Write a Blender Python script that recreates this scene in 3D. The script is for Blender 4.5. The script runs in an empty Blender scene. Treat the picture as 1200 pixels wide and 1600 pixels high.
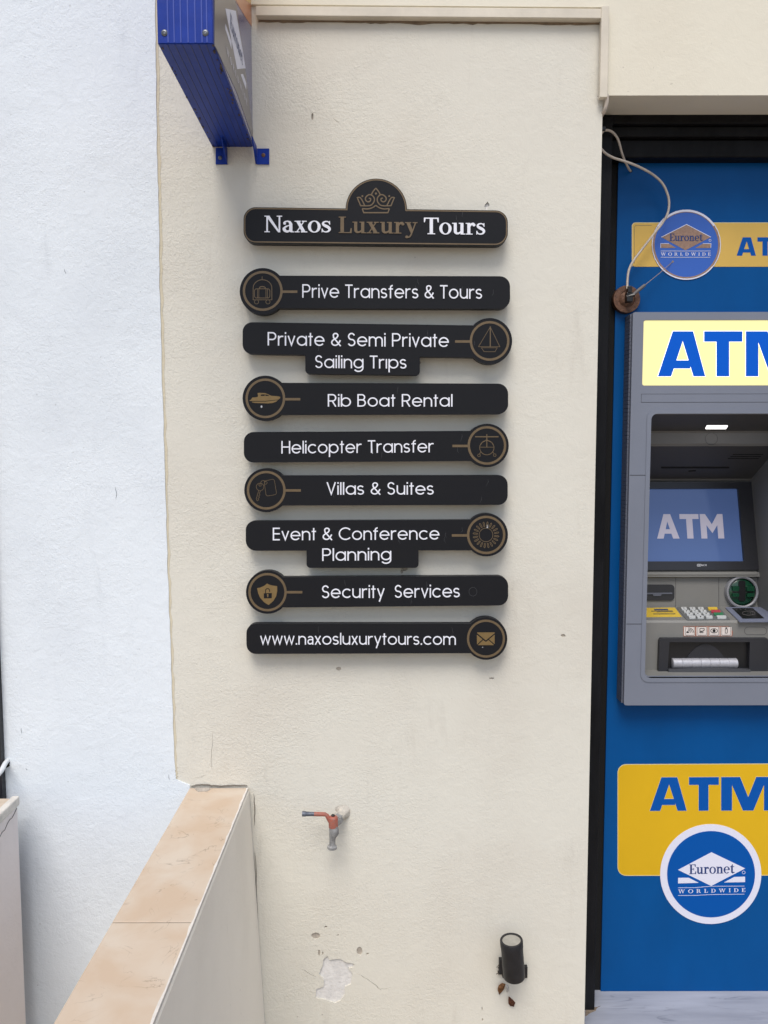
import bpy, bmesh, math, random
from mathutils import Vector, Matrix
from mathutils.geometry import delaunay_2d_cdt

random.seed(7)
PI = math.pi
scene = bpy.context.scene
COL = scene.collection

# ------------------------------------------------------------------ camera
F = 1202.0                      # focal length in photograph pixels (1200 wide)
D, EYE = 1.70, 1.50             # metres from the wall, eye height
PITCH, ROLL = math.radians(4.45), -0.0015
ROT = Matrix.Rotation(PI / 2 - PITCH, 3, 'X') @ Matrix.Rotation(ROLL, 3, 'Z')
CAM = Vector((0.0, -D, EYE))
cam_data = bpy.data.cameras.new('camera')
cam = bpy.data.objects.new('camera', cam_data)
COL.objects.link(cam)
cam_data.sensor_fit = 'HORIZONTAL'
cam_data.sensor_width = 36.0
cam_data.lens = 36.0 * F / 1200.0
cam_data.clip_start = 0.02
cam_data.clip_end = 500
cam.matrix_world = Matrix.Translation(CAM) @ ROT.to_4x4()
scene.camera = cam

# ------------------------------------------------------------------ light
SUN_ELEV, SUN_AZ = math.radians(58), math.radians(190)   # azimuth clockwise from +Y (the wall faces -Y)
world = bpy.data.worlds.new('World')
scene.world = world
world.use_nodes = True
wn = world.node_tree
sky = wn.nodes.new('ShaderNodeTexSky')
sky.sky_type = 'NISHITA'
sky.sun_disc = False
sky.sun_elevation = SUN_ELEV
sky.sun_rotation = SUN_AZ
sky.air_density = 1.0
sky.dust_density = 2.5
sky.ozone_density = 1.0
wn.links.new(sky.outputs[0], wn.nodes['Background'].inputs[0])
wn.nodes['Background'].inputs[1].default_value = 0.10
sun_data = bpy.data.lights.new('sun', 'SUN')
sun_data.energy = 1.5
sun_data.angle = math.radians(30)
sun_data.color = (1.0, 0.965, 0.92)
sun = bpy.data.objects.new('sun', sun_data)
COL.objects.link(sun)
sdir = Vector((math.sin(SUN_AZ) * math.cos(SUN_ELEV), math.cos(SUN_AZ) * math.cos(SUN_ELEV), math.sin(SUN_ELEV)))
sun.rotation_euler = sdir.to_track_quat('Z', 'Y').to_euler()
sun.location = (-2, -3, 6)

scene.view_settings.view_transform = 'Standard'
scene.view_settings.look = 'None'
scene.view_settings.gamma = 1
scene.view_settings.exposure = 0.58
scene.cycles.use_denoising = True
scene.cycles.max_bounces = 8

# ------------------------------------------------------------------ materials
def srgb(h):
    h = h.lstrip('#')
    out = []
    for i in (0, 2, 4):
        c = int(h[i:i + 2], 16) / 255
        out.append(c / 12.92 if c <= 0.04045 else ((c + 0.055) / 1.055) ** 2.4)
    return tuple(out) + (1,)

def mat(name, col, rough=0.5, metal=0.0, var=0.0, vscale=4.0, bump=0.0, bscale=120.0, bdist=0.002, emit=0.0, spec=0.5,
        stretch=(1, 1, 1), col2=None, coat=0.0, detail=4.0, rvar=0.0):
    m = bpy.data.materials.new(name)
    m.use_nodes = True
    nt = m.node_tree
    b = nt.nodes['Principled BSDF']
    if isinstance(col, str):
        col = srgb(col)
    elif len(col) == 3:
        col = tuple(col) + (1,)
    b.inputs['Base Color'].default_value = col
    b.inputs['Roughness'].default_value = rough
    b.inputs['Metallic'].default_value = metal
    b.inputs['Specular IOR Level'].default_value = spec
    b.inputs['Coat Weight'].default_value = coat
    if emit:
        b.inputs['Emission Color'].default_value = col
        b.inputs['Emission Strength'].default_value = emit
    tc = nt.nodes.new('ShaderNodeTexCoord')
    mp = nt.nodes.new('ShaderNodeMapping')
    mp.inputs['Scale'].default_value = stretch
    nt.links.new(tc.outputs['Object'], mp.inputs[0])
    if var:
        n = nt.nodes.new('ShaderNodeTexNoise')
        n.inputs['Scale'].default_value = vscale
        n.inputs['Detail'].default_value = 7
        n.inputs['Roughness'].default_value = 0.62
        nt.links.new(mp.outputs[0], n.inputs['Vector'])
        r = nt.nodes.new('ShaderNodeValToRGB')
        r.color_ramp.elements[0].position = 0.32
        r.color_ramp.elements[1].position = 0.68
        c2 = srgb(col2) if isinstance(col2, str) else (col2 or tuple(c * (1 - var) for c in col[:3]) + (1,))
        r.color_ramp.elements[0].color = c2
        r.color_ramp.elements[1].color = tuple(min(1, c * (1 + var * 0.25)) for c in col[:3]) + (1,)
        nt.links.new(n.outputs['Fac'], r.inputs[0])
        nt.links.new(r.outputs[0], b.inputs['Base Color'])
        if rvar:
            mr = nt.nodes.new('ShaderNodeMapRange')
            mr.inputs[3].default_value = rough - rvar
            mr.inputs[4].default_value = rough + rvar
            nt.links.new(n.outputs['Fac'], mr.inputs[0])
            nt.links.new(mr.outputs[0], b.inputs['Roughness'])
    if bump:
        n2 = nt.nodes.new('ShaderNodeTexNoise')
        n2.inputs['Scale'].default_value = bscale
        n2.inputs['Detail'].default_value = detail
        nt.links.new(mp.outputs[0], n2.inputs['Vector'])
        bp = nt.nodes.new('ShaderNodeBump')
        bp.inputs['Strength'].default_value = bump
        bp.inputs['Distance'].default_value = bdist
        nt.links.new(n2.outputs['Fac'], bp.inputs['Height'])
        nt.links.new(bp.outputs[0], b.inputs['Normal'])
    return m

def stucco(name, col, stain, grain=0.6, lumps=0.5, stain_amt=0.35, smooth_right=False):
    """Painted render: fine grit, trowel lumps, faint stains and specks of its own."""
    m = bpy.data.materials.new(name)
    m.use_nodes = True
    nt = m.node_tree
    L = nt.links.new
    b = nt.nodes['Principled BSDF']
    b.inputs['Roughness'].default_value = 0.85
    b.inputs['Specular IOR Level'].default_value = 0.25
    tc = nt.nodes.new('ShaderNodeTexCoord')
    def noise(sc, det, ro=0.55, dist=0.0, st=None):
        n = nt.nodes.new('ShaderNodeTexNoise')
        n.inputs['Scale'].default_value = sc
        n.inputs['Detail'].default_value = det
        n.inputs['Roughness'].default_value = ro
        n.inputs['Distortion'].default_value = dist
        if st:
            mp = nt.nodes.new('ShaderNodeMapping')
            mp.inputs['Scale'].default_value = st
            L(tc.outputs['Object'], mp.inputs[0])
            L(mp.outputs[0], n.inputs['Vector'])
        else:
            L(tc.outputs['Object'], n.inputs['Vector'])
        return n
    def math_(op, a, bb, cl=False):
        n = nt.nodes.new('ShaderNodeMath')
        n.operation = op
        n.use_clamp = cl
        for i, v in enumerate((a, bb)):
            if isinstance(v, (int, float)):
                n.inputs[i].default_value = v
            else:
                L(v, n.inputs[i])
        return n.outputs[0]
    def ramp(src, a, c):
        n = nt.nodes.new('ShaderNodeMapRange')
        n.interpolation_type = 'SMOOTHSTEP'
        n.inputs[1].default_value = a
        n.inputs[2].default_value = c
        L(src, n.inputs[0])
        return n.outputs[0]
    def mix(f, a, c):
        n = nt.nodes.new('ShaderNodeMix')
        n.data_type = 'RGBA'
        if isinstance(f, (int, float)):
            n.inputs[0].default_value = f
        else:
            L(f, n.inputs[0])
        for i, v in ((6, a), (7, c)):
            if isinstance(v, tuple):
                n.inputs[i].default_value = v
            else:
                L(v, n.inputs[i])
        return n.outputs[2]
    base, st = srgb(col), srgb(stain)
    big = noise(2.3, 5)
    f1 = math_('MULTIPLY', ramp(big.outputs['Fac'], 0.42, 0.72), stain_amt)
    c = mix(f1, base, st)
    drips = noise(9, 5, 0.6, 0.3, (2.2, 2.2, 0.35))
    f2 = math_('MULTIPLY', ramp(drips.outputs['Fac'], 0.58, 0.78), stain_amt * 0.6)
    c = mix(f2, c, tuple(v * 0.8 for v in st[:3]) + (1,))
    specks = noise(95, 2)
    f3 = math_('MULTIPLY', ramp(specks.outputs['Fac'], 0.745, 0.77), 0.25)
    c = mix(f3, c, (0.16, 0.14, 0.12, 1))
    L(c, b.inputs['Base Color'])
    g = noise(330, 3, 0.6)
    g2 = noise(150, 3, 0.55, 0.6)
    l = noise(30, 4, 0.5, 0.8)
    patchy = ramp(noise(5, 3).outputs['Fac'], 0.3, 0.65)
    if smooth_right:
        sx = nt.nodes.new('ShaderNodeSeparateXYZ')
        L(tc.outputs['Object'], sx.inputs[0])
        fade = nt.nodes.new('ShaderNodeMapRange')
        fade.inputs[1].default_value = -0.25
        fade.inputs[2].default_value = 0.3
        fade.inputs[3].default_value = 1.0
        fade.inputs[4].default_value = 0.4
        L(sx.outputs[0], fade.inputs[0])
        patchy = math_('MULTIPLY', math_('ADD', patchy, 0.25), fade.outputs[0])
    else:
        patchy = math_('ADD', math_('MULTIPLY', patchy, 0.6), 0.4)
    h = math_('ADD', math_('MULTIPLY', g.outputs['Fac'], 0.5 * grain), math_('MULTIPLY', g2.outputs['Fac'], 0.9 * grain))
    h = math_('MULTIPLY', h, patchy)
    h = math_('ADD', h, math_('MULTIPLY', l.outputs['Fac'], 1.6 * lumps))
    bp = nt.nodes.new('ShaderNodeBump')
    bp.inputs['Strength'].default_value = 1.0
    bp.inputs['Distance'].default_value = 0.0022
    L(h, bp.inputs['Height'])
    L(bp.outputs[0], b.inputs['Normal'])
    return m

def veined(name, col, alt, vein, scale=6.0, vscale=9.0, stretch=(1, 1, 1), rough=0.35, width=0.012, amt=0.7):
    """Polished or honed stone: cloudy colour with thin dark veins."""
    m = bpy.data.materials.new(name)
    m.use_nodes = True
    nt = m.node_tree
    L = nt.links.new
    b = nt.nodes['Principled BSDF']
    b.inputs['Roughness'].default_value = rough
    tc = nt.nodes.new('ShaderNodeTexCoord')
    mp = nt.nodes.new('ShaderNodeMapping')
    mp.inputs['Scale'].default_value = stretch
    L(tc.outputs['Object'], mp.inputs[0])
    n = nt.nodes.new('ShaderNodeTexNoise')
    n.inputs['Scale'].default_value = scale
    n.inputs['Detail'].default_value = 8
    n.inputs['Distortion'].default_value = 0.4
    L(mp.outputs[0], n.inputs['Vector'])
    r = nt.nodes.new('ShaderNodeValToRGB')
    r.color_ramp.elements[0].position = 0.36
    r.color_ramp.elements[1].position = 0.66
    r.color_ramp.elements[0].color = srgb(alt)
    r.color_ramp.elements[1].color = srgb(col)
    L(n.outputs['Fac'], r.inputs[0])
    v = nt.nodes.new('ShaderNodeTexNoise')
    v.inputs['Scale'].default_value = vscale
    v.inputs['Detail'].default_value = 6
    v.inputs['Distortion'].default_value = 1.1
    L(mp.outputs[0], v.inputs['Vector'])
    s = nt.nodes.new('ShaderNodeMath'); s.operation = 'SUBTRACT'; s.inputs[1].default_value = 0.5
    L(v.outputs['Fac'], s.inputs[0])
    a = nt.nodes.new('ShaderNodeMath'); a.operation = 'ABSOLUTE'
    L(s.outputs[0], a.inputs[0])
    mr = nt.nodes.new('ShaderNodeMapRange')
    mr.inputs[1].default_value = 0.0; mr.inputs[2].default_value = width
    mr.inputs[3].default_value = amt; mr.inputs[4].default_value = 0.0
    L(a.outputs[0], mr.inputs[0])
    br = nt.nodes.new('ShaderNodeTexNoise')
    br.inputs['Scale'].default_value = scale * 1.7
    L(mp.outputs[0], br.inputs['Vector'])
    brr = nt.nodes.new('ShaderNodeMapRange')
    brr.inputs[1].default_value = 0.45; brr.inputs[2].default_value = 0.62
    L(br.outputs['Fac'], brr.inputs[0])
    mu = nt.nodes.new('ShaderNodeMath'); mu.operation = 'MULTIPLY'
    L(mr.outputs[0], mu.inputs[0]); L(brr.outputs[0], mu.inputs[1])
    mx = nt.nodes.new('ShaderNodeMix'); mx.data_type = 'RGBA'
    L(mu.outputs[0], mx.inputs[0]); L(r.outputs[0], mx.inputs[6])
    mx.inputs[7].default_value = srgb(vein)
    L(mx.outputs[2], b.inputs['Base Color'])
    bp = nt.nodes.new('ShaderNodeBump')
    bp.inputs['Strength'].default_value = 0.25
    bp.inputs['Distance'].default_value = 0.001
    bn = nt.nodes.new('ShaderNodeTexNoise'); bn.inputs['Scale'].default_value = 60; bn.inputs['Detail'].default_value = 5
    L(tc.outputs['Object'], bn.inputs['Vector'])
    L(bn.outputs['Fac'], bp.inputs['Height']); L(bp.outputs[0], b.inputs['Normal'])
    return m

M = {}
M['beige'] = stucco('beige_stucco', '#dbd8cc', '#c8c1b4', grain=0.72, lumps=0.26, stain_amt=0.42, smooth_right=True)
M['cream'] = stucco('cream_render', '#e3decd', '#d8d0bd', grain=0.22, lumps=0.22, stain_amt=0.4)
M['white'] = stucco('white_stucco', '#e3eaef', '#ccd3da', grain=0.62, lumps=0.42, stain_amt=0.42)
M['edge_tan'] = stucco('tan_edge_render', '#d2c9b2', '#c3b89e', grain=0.5, lumps=0.4)
M['grey_render'] = stucco('grey_white_render', '#f6f0e4', '#e0d9cc', grain=0.12, lumps=0.22, stain_amt=0.5)
M['pink_render'] = stucco('pinkish_render', '#e6dedb', '#d4cac6', grain=0.3, lumps=0.3, stain_amt=0.4)
M['bare'] = mat('bare_plaster', '#dfddda', 0.9, var=0.14, vscale=60, bump=0.8, bscale=160, bdist=0.002)
M['chip'] = mat('chipped_plaster', '#b9b0a4', 0.9, var=0.3, vscale=90, bump=0.8, bscale=200)
M['crackm'] = mat('crack_shadow', '#6d655b', 0.95)
M['mortar'] = mat('white_mortar', '#dbd6cd', 0.9, var=0.15, vscale=40, bump=0.7, bscale=90, bdist=0.003)
M['cap'] = veined('peach_marble', '#cbbdab', '#c3ad95', '#75614f', scale=12, vscale=14, rough=0.6, width=0.009, amt=0.5)
M['sill'] = veined('grey_marble', '#acb0ba', '#8f939d', '#5d616a', scale=9, vscale=11, stretch=(0.35, 2.6, 1), rough=0.4, width=0.03, amt=0.5)
M['board'] = mat('black_sign_board', (0.0105, 0.011, 0.0135), 0.45, var=0.35, vscale=30, stretch=(0.35, 1, 1), rvar=0.12, spec=0.17, col2=(.0125, .013, .0152, 1))
M['board_edge'] = M['board']
M['gold'] = mat('matt_gold_print', (0.16, 0.112, 0.06), 0.45, metal=0.15, var=0.15, vscale=90)
M['gold_icon'] = mat('gold_icon_print', (0.22, 0.145, 0.055), 0.45, metal=0.15, var=0.15, vscale=90)
M['mark'] = mat('grey_mark', '#8f959c', .9)
M['lip'] = mat('worn_lip_plastic', (0.07, 0.072, 0.08), 0.38)
M['dull'] = mat('dull_residue', (.045, .047, .052), .6)
M['tapwall'] = mat('rough_plaster_collar', '#c4beb2', 0.9, var=0.2, vscale=70, bump=1.0, bscale=110, bdist=0.004)
M['letter'] = mat('white_lettering', '#e9ebf3', 0.4)
M['scuff'] = mat('pale_scuff', '#b9bbc0', 0.6)
M['frame'] = mat('black_frame_paint', (0.010, 0.010, 0.011), 0.45, var=0.5, vscale=25, bump=0.25, bscale=60, stretch=(1, 1, .4), spec=0.12)
M['frame_side'] = mat('charcoal_frame_paint', (0.013, 0.0135, 0.0155), 0.5, var=0.5, vscale=18, bump=0.3, bscale=50, stretch=(1, 1, .25), rvar=0.08, spec=0.1)
M['void'] = mat('dark_backing', (0.003, 0.003, 0.003), 0.9)
M['blue'] = mat('blue_panel', (0.0005, 0.078, 0.275), 0.38, var=0.12, vscale=5, spec=0.14, stretch=(1.6, 1, .6))
M['yellow'] = mat('yellow_film', (0.71, 0.43, 0.010), 0.45, var=0.06, vscale=4, spec=0.3)
M['yellow_faded'] = mat('faded_yellow_film', (0.68, 0.44, 0.09), 0.5, var=0.08, vscale=6)
M['film_edge'] = mat('pale_film_edge', (0.75, 0.64, 0.30), 0.5)
M['film_letter'] = mat('blue_film', (0.001, 0.085, 0.38), 0.42, spec=.15)
M['badge_blue'] = mat('badge_blue', (0.001, 0.085, 0.37), 0.42, spec=.12)
M['badge_blue_faded'] = mat('faded_badge_blue', (0.03, 0.12, 0.50), 0.4, var=0.05, vscale=12)
M['badge_white'] = mat('badge_white', '#dfe0ef', 0.45)
M['badge_tan'] = mat('tarnished_tan_print', (0.34, 0.215, 0.155), 0.55, var=0.25, vscale=220)
M['navy_letter'] = mat('navy_lettering', (0.012, 0.04, 0.17), 0.4)
M['fascia'] = mat('grey_fascia_plastic', (0.185, 0.205, 0.255), 0.48, var=0.06, vscale=6, bump=0.12, bscale=500, bdist=0.0004)
M['fascia_side'] = mat('ribbed_gasket', (0.10, 0.11, 0.145), 0.6)
M['seam'] = mat('panel_gap', (0.012, 0.013, 0.016), 0.8)
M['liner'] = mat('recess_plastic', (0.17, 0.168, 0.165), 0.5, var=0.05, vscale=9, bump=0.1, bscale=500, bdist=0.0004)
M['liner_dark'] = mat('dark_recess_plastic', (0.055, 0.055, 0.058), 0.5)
M['console'] = mat('console_plastic', (0.20, 0.198, 0.185), 0.5, var=0.06, vscale=9, bump=0.1, bscale=500, bdist=0.0004)
M['bezel'] = mat('charcoal_bezel', (0.020, 0.020, 0.024), 0.35)
M['blackp'] = mat('black_plastic', (0.008, 0.008, 0.009), 0.35)
M['dispenser'] = mat('dispenser_plastic', (0.022, 0.023, 0.028), 0.4)
M['lit'] = mat('lit_sign_film', (0.62, 0.56, 0.27), 0.35, emit=0.55, spec=.2)
M['lit_letter'] = mat('lit_blue_letter', (0.001, 0.08, 0.46), 0.35, emit=0.22, spec=.15)
M['lit_letter_edge'] = mat('lit_letter_halo', (1.0, 0.97, 0.85), 0.35, emit=0.85)
M['lamp'] = mat('lit_lamp_lens', (1.0, 0.97, 0.97), 0.3, emit=1.2)
M['screen'] = mat('lit_screen', (0.062, 0.105, 0.245), 0.10, emit=0.30)
M['screen_letter'] = mat('lit_screen_letter', (0.38, 0.36, 0.43), 0.2, emit=0.30)
M['logo'] = mat('pale_logo', '#c9ccd2', 0.4)
M['silver'] = mat('brushed_silver', (0.50, 0.50, 0.53), 0.45, metal=0.4, var=0.2, vscale=120)
M['steel_ring'] = mat('grey_ring', (0.25, 0.255, 0.275), 0.4)
M['green'] = mat('green_reader', (0.004, 0.05, 0.022), 0.18, coat=0.4)
M['key'] = mat('metal_key', '#c3c6c6', 0.4)
M['key_y'] = mat('yellow_key', '#d8b63a', 0.45)
M['key_r'] = mat('red_key', '#b03848', 0.45)
M['key_g'] = mat('green_key', '#2f7a52', 0.45)
M['keyplate'] = mat('keypad_plate', (0.13, 0.135, 0.135), 0.5)
M['key_mark'] = mat('key_mark', (0.05, 0.05, 0.055), 0.5)
M['sticker'] = mat('yellow_sticker', (0.66, 0.46, 0.05), 0.5)
M['sticker_ink'] = mat('sticker_ink', (0.05, 0.05, 0.06), 0.5)
M['sticker_blue'] = mat('sticker_blue', (0.03, 0.06, 0.16), 0.5)
M['pict_white'] = mat('pictogram_paper', '#dcd3cc', 0.6, var=0.1, vscale=120)
M['pict_rim'] = mat('worn_pictogram_rim', '#a5705c', 0.6, var=0.3, vscale=200)
M['pad_frame'] = mat('blue_grey_pad', (0.17, 0.19, 0.26), 0.4)
M['trunk'] = mat('cable_trunking_plastic', '#d9d1c0', 0.55, var=0.14, vscale=14, bump=0.1, bscale=90)
M['trunk_shade'] = mat('trunk_underside_shade', '#8b7a66', 0.9, var=0.35, vscale=40, bump=0.6, bscale=90)
M['cable'] = mat('dirty_white_cable', '#c6bbae', 0.55, var=0.2, vscale=45)
M['copper'] = mat('rusty_disc', (0.17, 0.085, 0.050), 0.55, metal=0.35, var=0.55, vscale=110, bump=0.7, bscale=260, bdist=0.002)
M['wire'] = mat('thin_grey_wire', '#8d7f78', 0.5)
M['relief'] = mat('grey_sleeve', (0.12, 0.11, 0.11), 0.6)
M['signblue'] = mat('blue_sign_paint', (0.006, 0.036, 0.30), 0.42, spec=.2, var=0.18, vscale=25, bump=0.25, bscale=45, bdist=0.002)
M['groove'] = mat('panel_groove', (0.025, 0.06, 0.36), 0.5)
M['groove_dark'] = mat('dark_panel_groove', (0.004, 0.018, 0.16), 0.5)
M['rust'] = mat('chipped_rust', (0.085, 0.06, 0.055), 0.8, var=0.5, vscale=150)
M['face'] = mat('mauve_sign_face', (0.17, 0.165, 0.29), 0.22, var=0.06, vscale=8)
M['face_grey'] = mat('grey_sign_patch', (0.205, 0.185, 0.19), 0.3, var=0.12, vscale=14)
M['face_orange'] = mat('orange_sign_patch', (0.62, 0.26, 0.13), 0.3, var=0.12, vscale=10)
M['face_amber'] = mat('amber_sign_patch', (0.70, 0.40, 0.10), 0.3)
M['screw'] = mat('zinc_screw', (0.20, 0.21, 0.23), 0.45, metal=0.8, var=0.4, vscale=300)
M['screw_rust'] = mat('rusty_bolt', (0.20, 0.11, 0.07), 0.6, metal=0.5, var=0.5, vscale=300)
M['orange'] = mat('worn_orange_paint', (0.36, 0.085, 0.05), 0.6, var=0.5, vscale=140, col2=(.27, .13, .10, 1), bump=0.3, bscale=200)
M['brass'] = mat('dull_tap_metal', (0.33, 0.33, 0.325), 0.65, metal=0.25, var=0.4, vscale=110, bump=0.5, bscale=220)
M['blue_grey_metal'] = mat('bare_lever_metal', (0.17, 0.19, 0.23), 0.5, metal=0.5, var=0.5, vscale=90)
M['lampblack'] = mat('black_lamp_housing', (0.012, 0.012, 0.015), 0.5, var=0.5, vscale=45, bump=0.2, bscale=180)
M['lens'] = mat('dusty_lens', '#9f9c92', 0.35, var=0.2, vscale=60)
M['leaf'] = mat('dry_leaf', (0.30, 0.14, 0.05), 0.7, var=0.5, vscale=140, bump=0.6, bscale=180)
M['leaf2'] = mat('dark_dry_leaf', (0.20, 0.075, 0.04), 0.7, var=0.5, vscale=140, bump=0.6, bscale=180)
M['fluff'] = mat('leaf_litter', (0.10, 0.08, 0.065), 0.9, var=0.5, vscale=200)
M['door'] = mat('dark_door_paint', (0.012, 0.012, 0.016), 0.5)
M['pvc'] = mat('white_pipe', '#dcdfe0', 0.45)
M['hole'] = mat('dark_hole', (0.01, 0.009, 0.008), 0.95)
M['ground'] = mat('pale_paving', (0.36, 0.30, 0.235), 0.85, var=0.25, vscale=3, bump=0.5, bscale=60)

# ------------------------------------------------------------------ geometry helpers
class Plane:
    """A real plane in the scene; P turns a photograph pixel into the point of that plane it shows."""
    def __init__(s, p, n):
        s.p = Vector(p); s.n = Vector(n).normalized()
    def P(s, x, y):
        d = ROT @ Vector((x - 600.0, 800.0 - y, -F))
        t = (s.p - CAM).dot(s.n) / d.dot(s.n)
        return CAM + d * t
def W(Y):
    return Plane((0, Y, 0), (0, -1, 0))

def obj(name, bm, m, parent=None, smooth=False):
    me = bpy.data.meshes.new(name)
    bmesh.ops.recalc_face_normals(bm, faces=bm.faces[:])
    bm.to_mesh(me); bm.free()
    for k in (m if isinstance(m, (list, tuple)) else [m]):
        me.materials.append(k)
    if smooth:
        me.polygons.foreach_set('use_smooth', [True] * len(me.polygons))
        try:
            me.set_sharp_from_angle(angle=math.radians(40))
        except Exception:
            pass
    o = bpy.data.objects.new(name, me)
    COL.objects.link(o)
    if parent is not None:
        o.parent = parent
        o.matrix_parent_inverse = Matrix.Translation(-parent.location)     # meshes are built in world coordinates
    return o

def tag(o, label, cat, group=None, kind=None):
    if label: o['label'] = label
    if cat: o['category'] = cat
    if group: o['group'] = group
    if kind: o['kind'] = kind
    return o

def thing(name, loc, label, cat, group=None):
    o = bpy.data.objects.new(name, None)
    o.empty_display_size = 0.05
    o.location = loc
    COL.objects.link(o)
    return tag(o, label, cat, group)

def box(bm, x0, x1, y0, y1, z0, z1, bevel=0.0):
    r = bmesh.ops.create_cube(bm, size=1)
    for v in r['verts']:
        v.co = Vector(((x0 + x1) / 2 + v.co.x * (x1 - x0), (y0 + y1) / 2 + v.co.y * (y1 - y0), (z0 + z1) / 2 + v.co.z * (z1 - z0)))
    if bevel:
        es = list({e for v in r['verts'] for e in v.link_edges})
        bmesh.ops.bevel(bm, geom=es, offset=bevel, segments=2, affect='EDGES', profile=0.5)

def boxo(name, m, parent, *a, **k):
    bm = bmesh.new(); box(bm, *a, **k)
    return obj(name, bm, m, parent)

def tube(bm, pts, rad, seg=10, caps=True):
    pts = [Vector(p) for p in pts]
    rads = rad if isinstance(rad, (list, tuple)) else [rad] * len(pts)
    rings = []
    up = None
    for i, p in enumerate(pts):
        t = (pts[min(i + 1, len(pts) - 1)] - pts[max(i - 1, 0)])
        t = t.normalized() if t.length > 1e-9 else Vector((0, 0, 1))
        if i and t.dot(pt_) < 0:
            t = -t
        pt_ = t
        if up is None:
            up = t.orthogonal().normalized()
        up = (up - t * up.dot(t)); up = up.normalized() if up.length > 1e-6 else t.orthogonal().normalized()
        s = t.cross(up)
        rings.append([bm.verts.new(p + (up * math.cos(2 * PI * k / seg) + s * math.sin(2 * PI * k / seg)) * rads[i]) for k in range(seg)])
    for a, b in zip(rings, rings[1:]):
        for k in range(seg):
            bm.faces.new((a[k], a[(k + 1) % seg], b[(k + 1) % seg], b[k]))
    if caps:
        bm.faces.new(rings[0]); bm.faces.new(rings[-1])

def spline(pts, n=6, closed=False):
    pts = [Vector(p) for p in pts]
    out = []
    N = len(pts)
    rng = range(N if closed else N - 1)
    for i in rng:
        p0 = pts[(i - 1) % N] if closed or i > 0 else pts[0] * 2 - pts[1]
        p1, p2 = pts[i], pts[(i + 1) % N]
        p3 = pts[(i + 2) % N] if closed or i + 2 < N else p2 * 2 - p1
        for k in range(n):
            t = k / n
            out.append(0.5 * ((2 * p1) + (p2 - p0) * t + (2 * p0 - 5 * p1 + 4 * p2 - p3) * t * t + (3 * p1 - p0 - 3 * p2 + p3) * t ** 3))
    if not closed:
        out.append(pts[-1])
    return out

# ---- flat shapes: lists of simple polygons, united by a triangulation
def union(polys):
    vs, fs = [], []
    for p in polys:
        if sum(a[0] * b[1] - b[0] * a[1] for a, b in zip(p, list(p[1:]) + [p[0]])) < 0:
            p = p[::-1]
        b = len(vs)
        vs += [Vector((q[0], q[1])) for q in p]
        fs.append(tuple(range(b, b + len(p))))
    r = delaunay_2d_cdt(vs, [], fs, 0, 1e-6)
    V = [tuple(v) for v in r[0]]
    cs = [[tuple(q[:2]) for q in p] for p in polys]
    bb = [(min(q[0] for q in c), max(q[0] for q in c), min(q[1] for q in c), max(q[1] for q in c)) for c in cs]
    T = []
    for f in r[2]:
        x, y = sum(V[i][0] for i in f) / len(f), sum(V[i][1] for i in f) / len(f)
        if any(b[0] <= x <= b[1] and b[2] <= y <= b[3] and inside((x, y), c) for b, c in zip(bb, cs)):
            T.append(tuple(f))
    return V, T

def inside(p, c):
    x, y = p; r = False
    for (ax, ay), (bx, by) in zip(c, c[1:] + c[:1]):
        if (ay > y) != (by > y) and x < (bx - ax) * (y - ay) / (by - ay) + ax:
            r = not r
    return r

def evenodd(contours):
    vs, es = [], []
    for c in contours:
        b = len(vs); n = len(c)
        vs += [Vector((q[0], q[1])) for q in c]
        es += [(b + i, b + (i + 1) % n) for i in range(n)]
    r = delaunay_2d_cdt(vs, es, [], 0, 1e-7)
    V = [tuple(v) for v in r[0]]
    cs = [[tuple(q[:2]) for q in c] for c in contours]
    T = []
    for f in r[2]:
        ctr = (sum(V[i][0] for i in f) / len(f), sum(V[i][1] for i in f) / len(f))
        if sum(inside(ctr, c) for c in cs) % 2:
            T.append(tuple(f))
    return V, T

def edges_of(T):
    cnt = {}
    for f in T:
        for a, b in zip(f, f[1:] + f[:1]):
            cnt.setdefault(tuple(sorted((a, b))), []).append((a, b))
    return [v[0] for v in cnt.values() if len(v) == 1]

def outline(V, T):
    nxt = {a: b for a, b in edges_of(T)}
    loops = []
    while nxt:
        s = next(iter(nxt)); l = [s]; c = nxt.pop(s)
        while c != s and c in nxt:
            l.append(c); c = nxt.pop(c)
        loops.append([V[i] for i in l])
    return loops

def slab(bm, shape, plane, h1=0.0, h0=-0.001, mi=0, mapf=None):
    """A pixel (or, with mapf, a local) outline given its real place, size and thickness: front at h1, back at h0 along the plane's normal."""
    V, T = shape
    f = mapf or plane.P
    used = sorted({i for t in T for i in t})
    q = {i: f(*V[i]) for i in used}
    a = {i: bm.verts.new(q[i] + plane.n * h1) for i in used}
    b = {i: bm.verts.new(q[i] + plane.n * h0) for i in used}
    for t in T:
        try:
            bm.faces.new([a[i] for i in t]).material_index = mi
            bm.faces.new([b[i] for i in reversed(t)]).material_index = mi
        except ValueError:
            pass
    for i, j in edges_of(T):
        try:
            bm.faces.new((a[j], a[i], b[i], b[j])).material_index = mi
        except ValueError:
            pass

def slabo(name, shape, plane, m, parent, h1=0.0, h0=-0.001, mapf=None):
    bm = bmesh.new(); slab(bm, shape, plane, h1, h0, 0, mapf)
    return obj(name, bm, m, parent)

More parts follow.
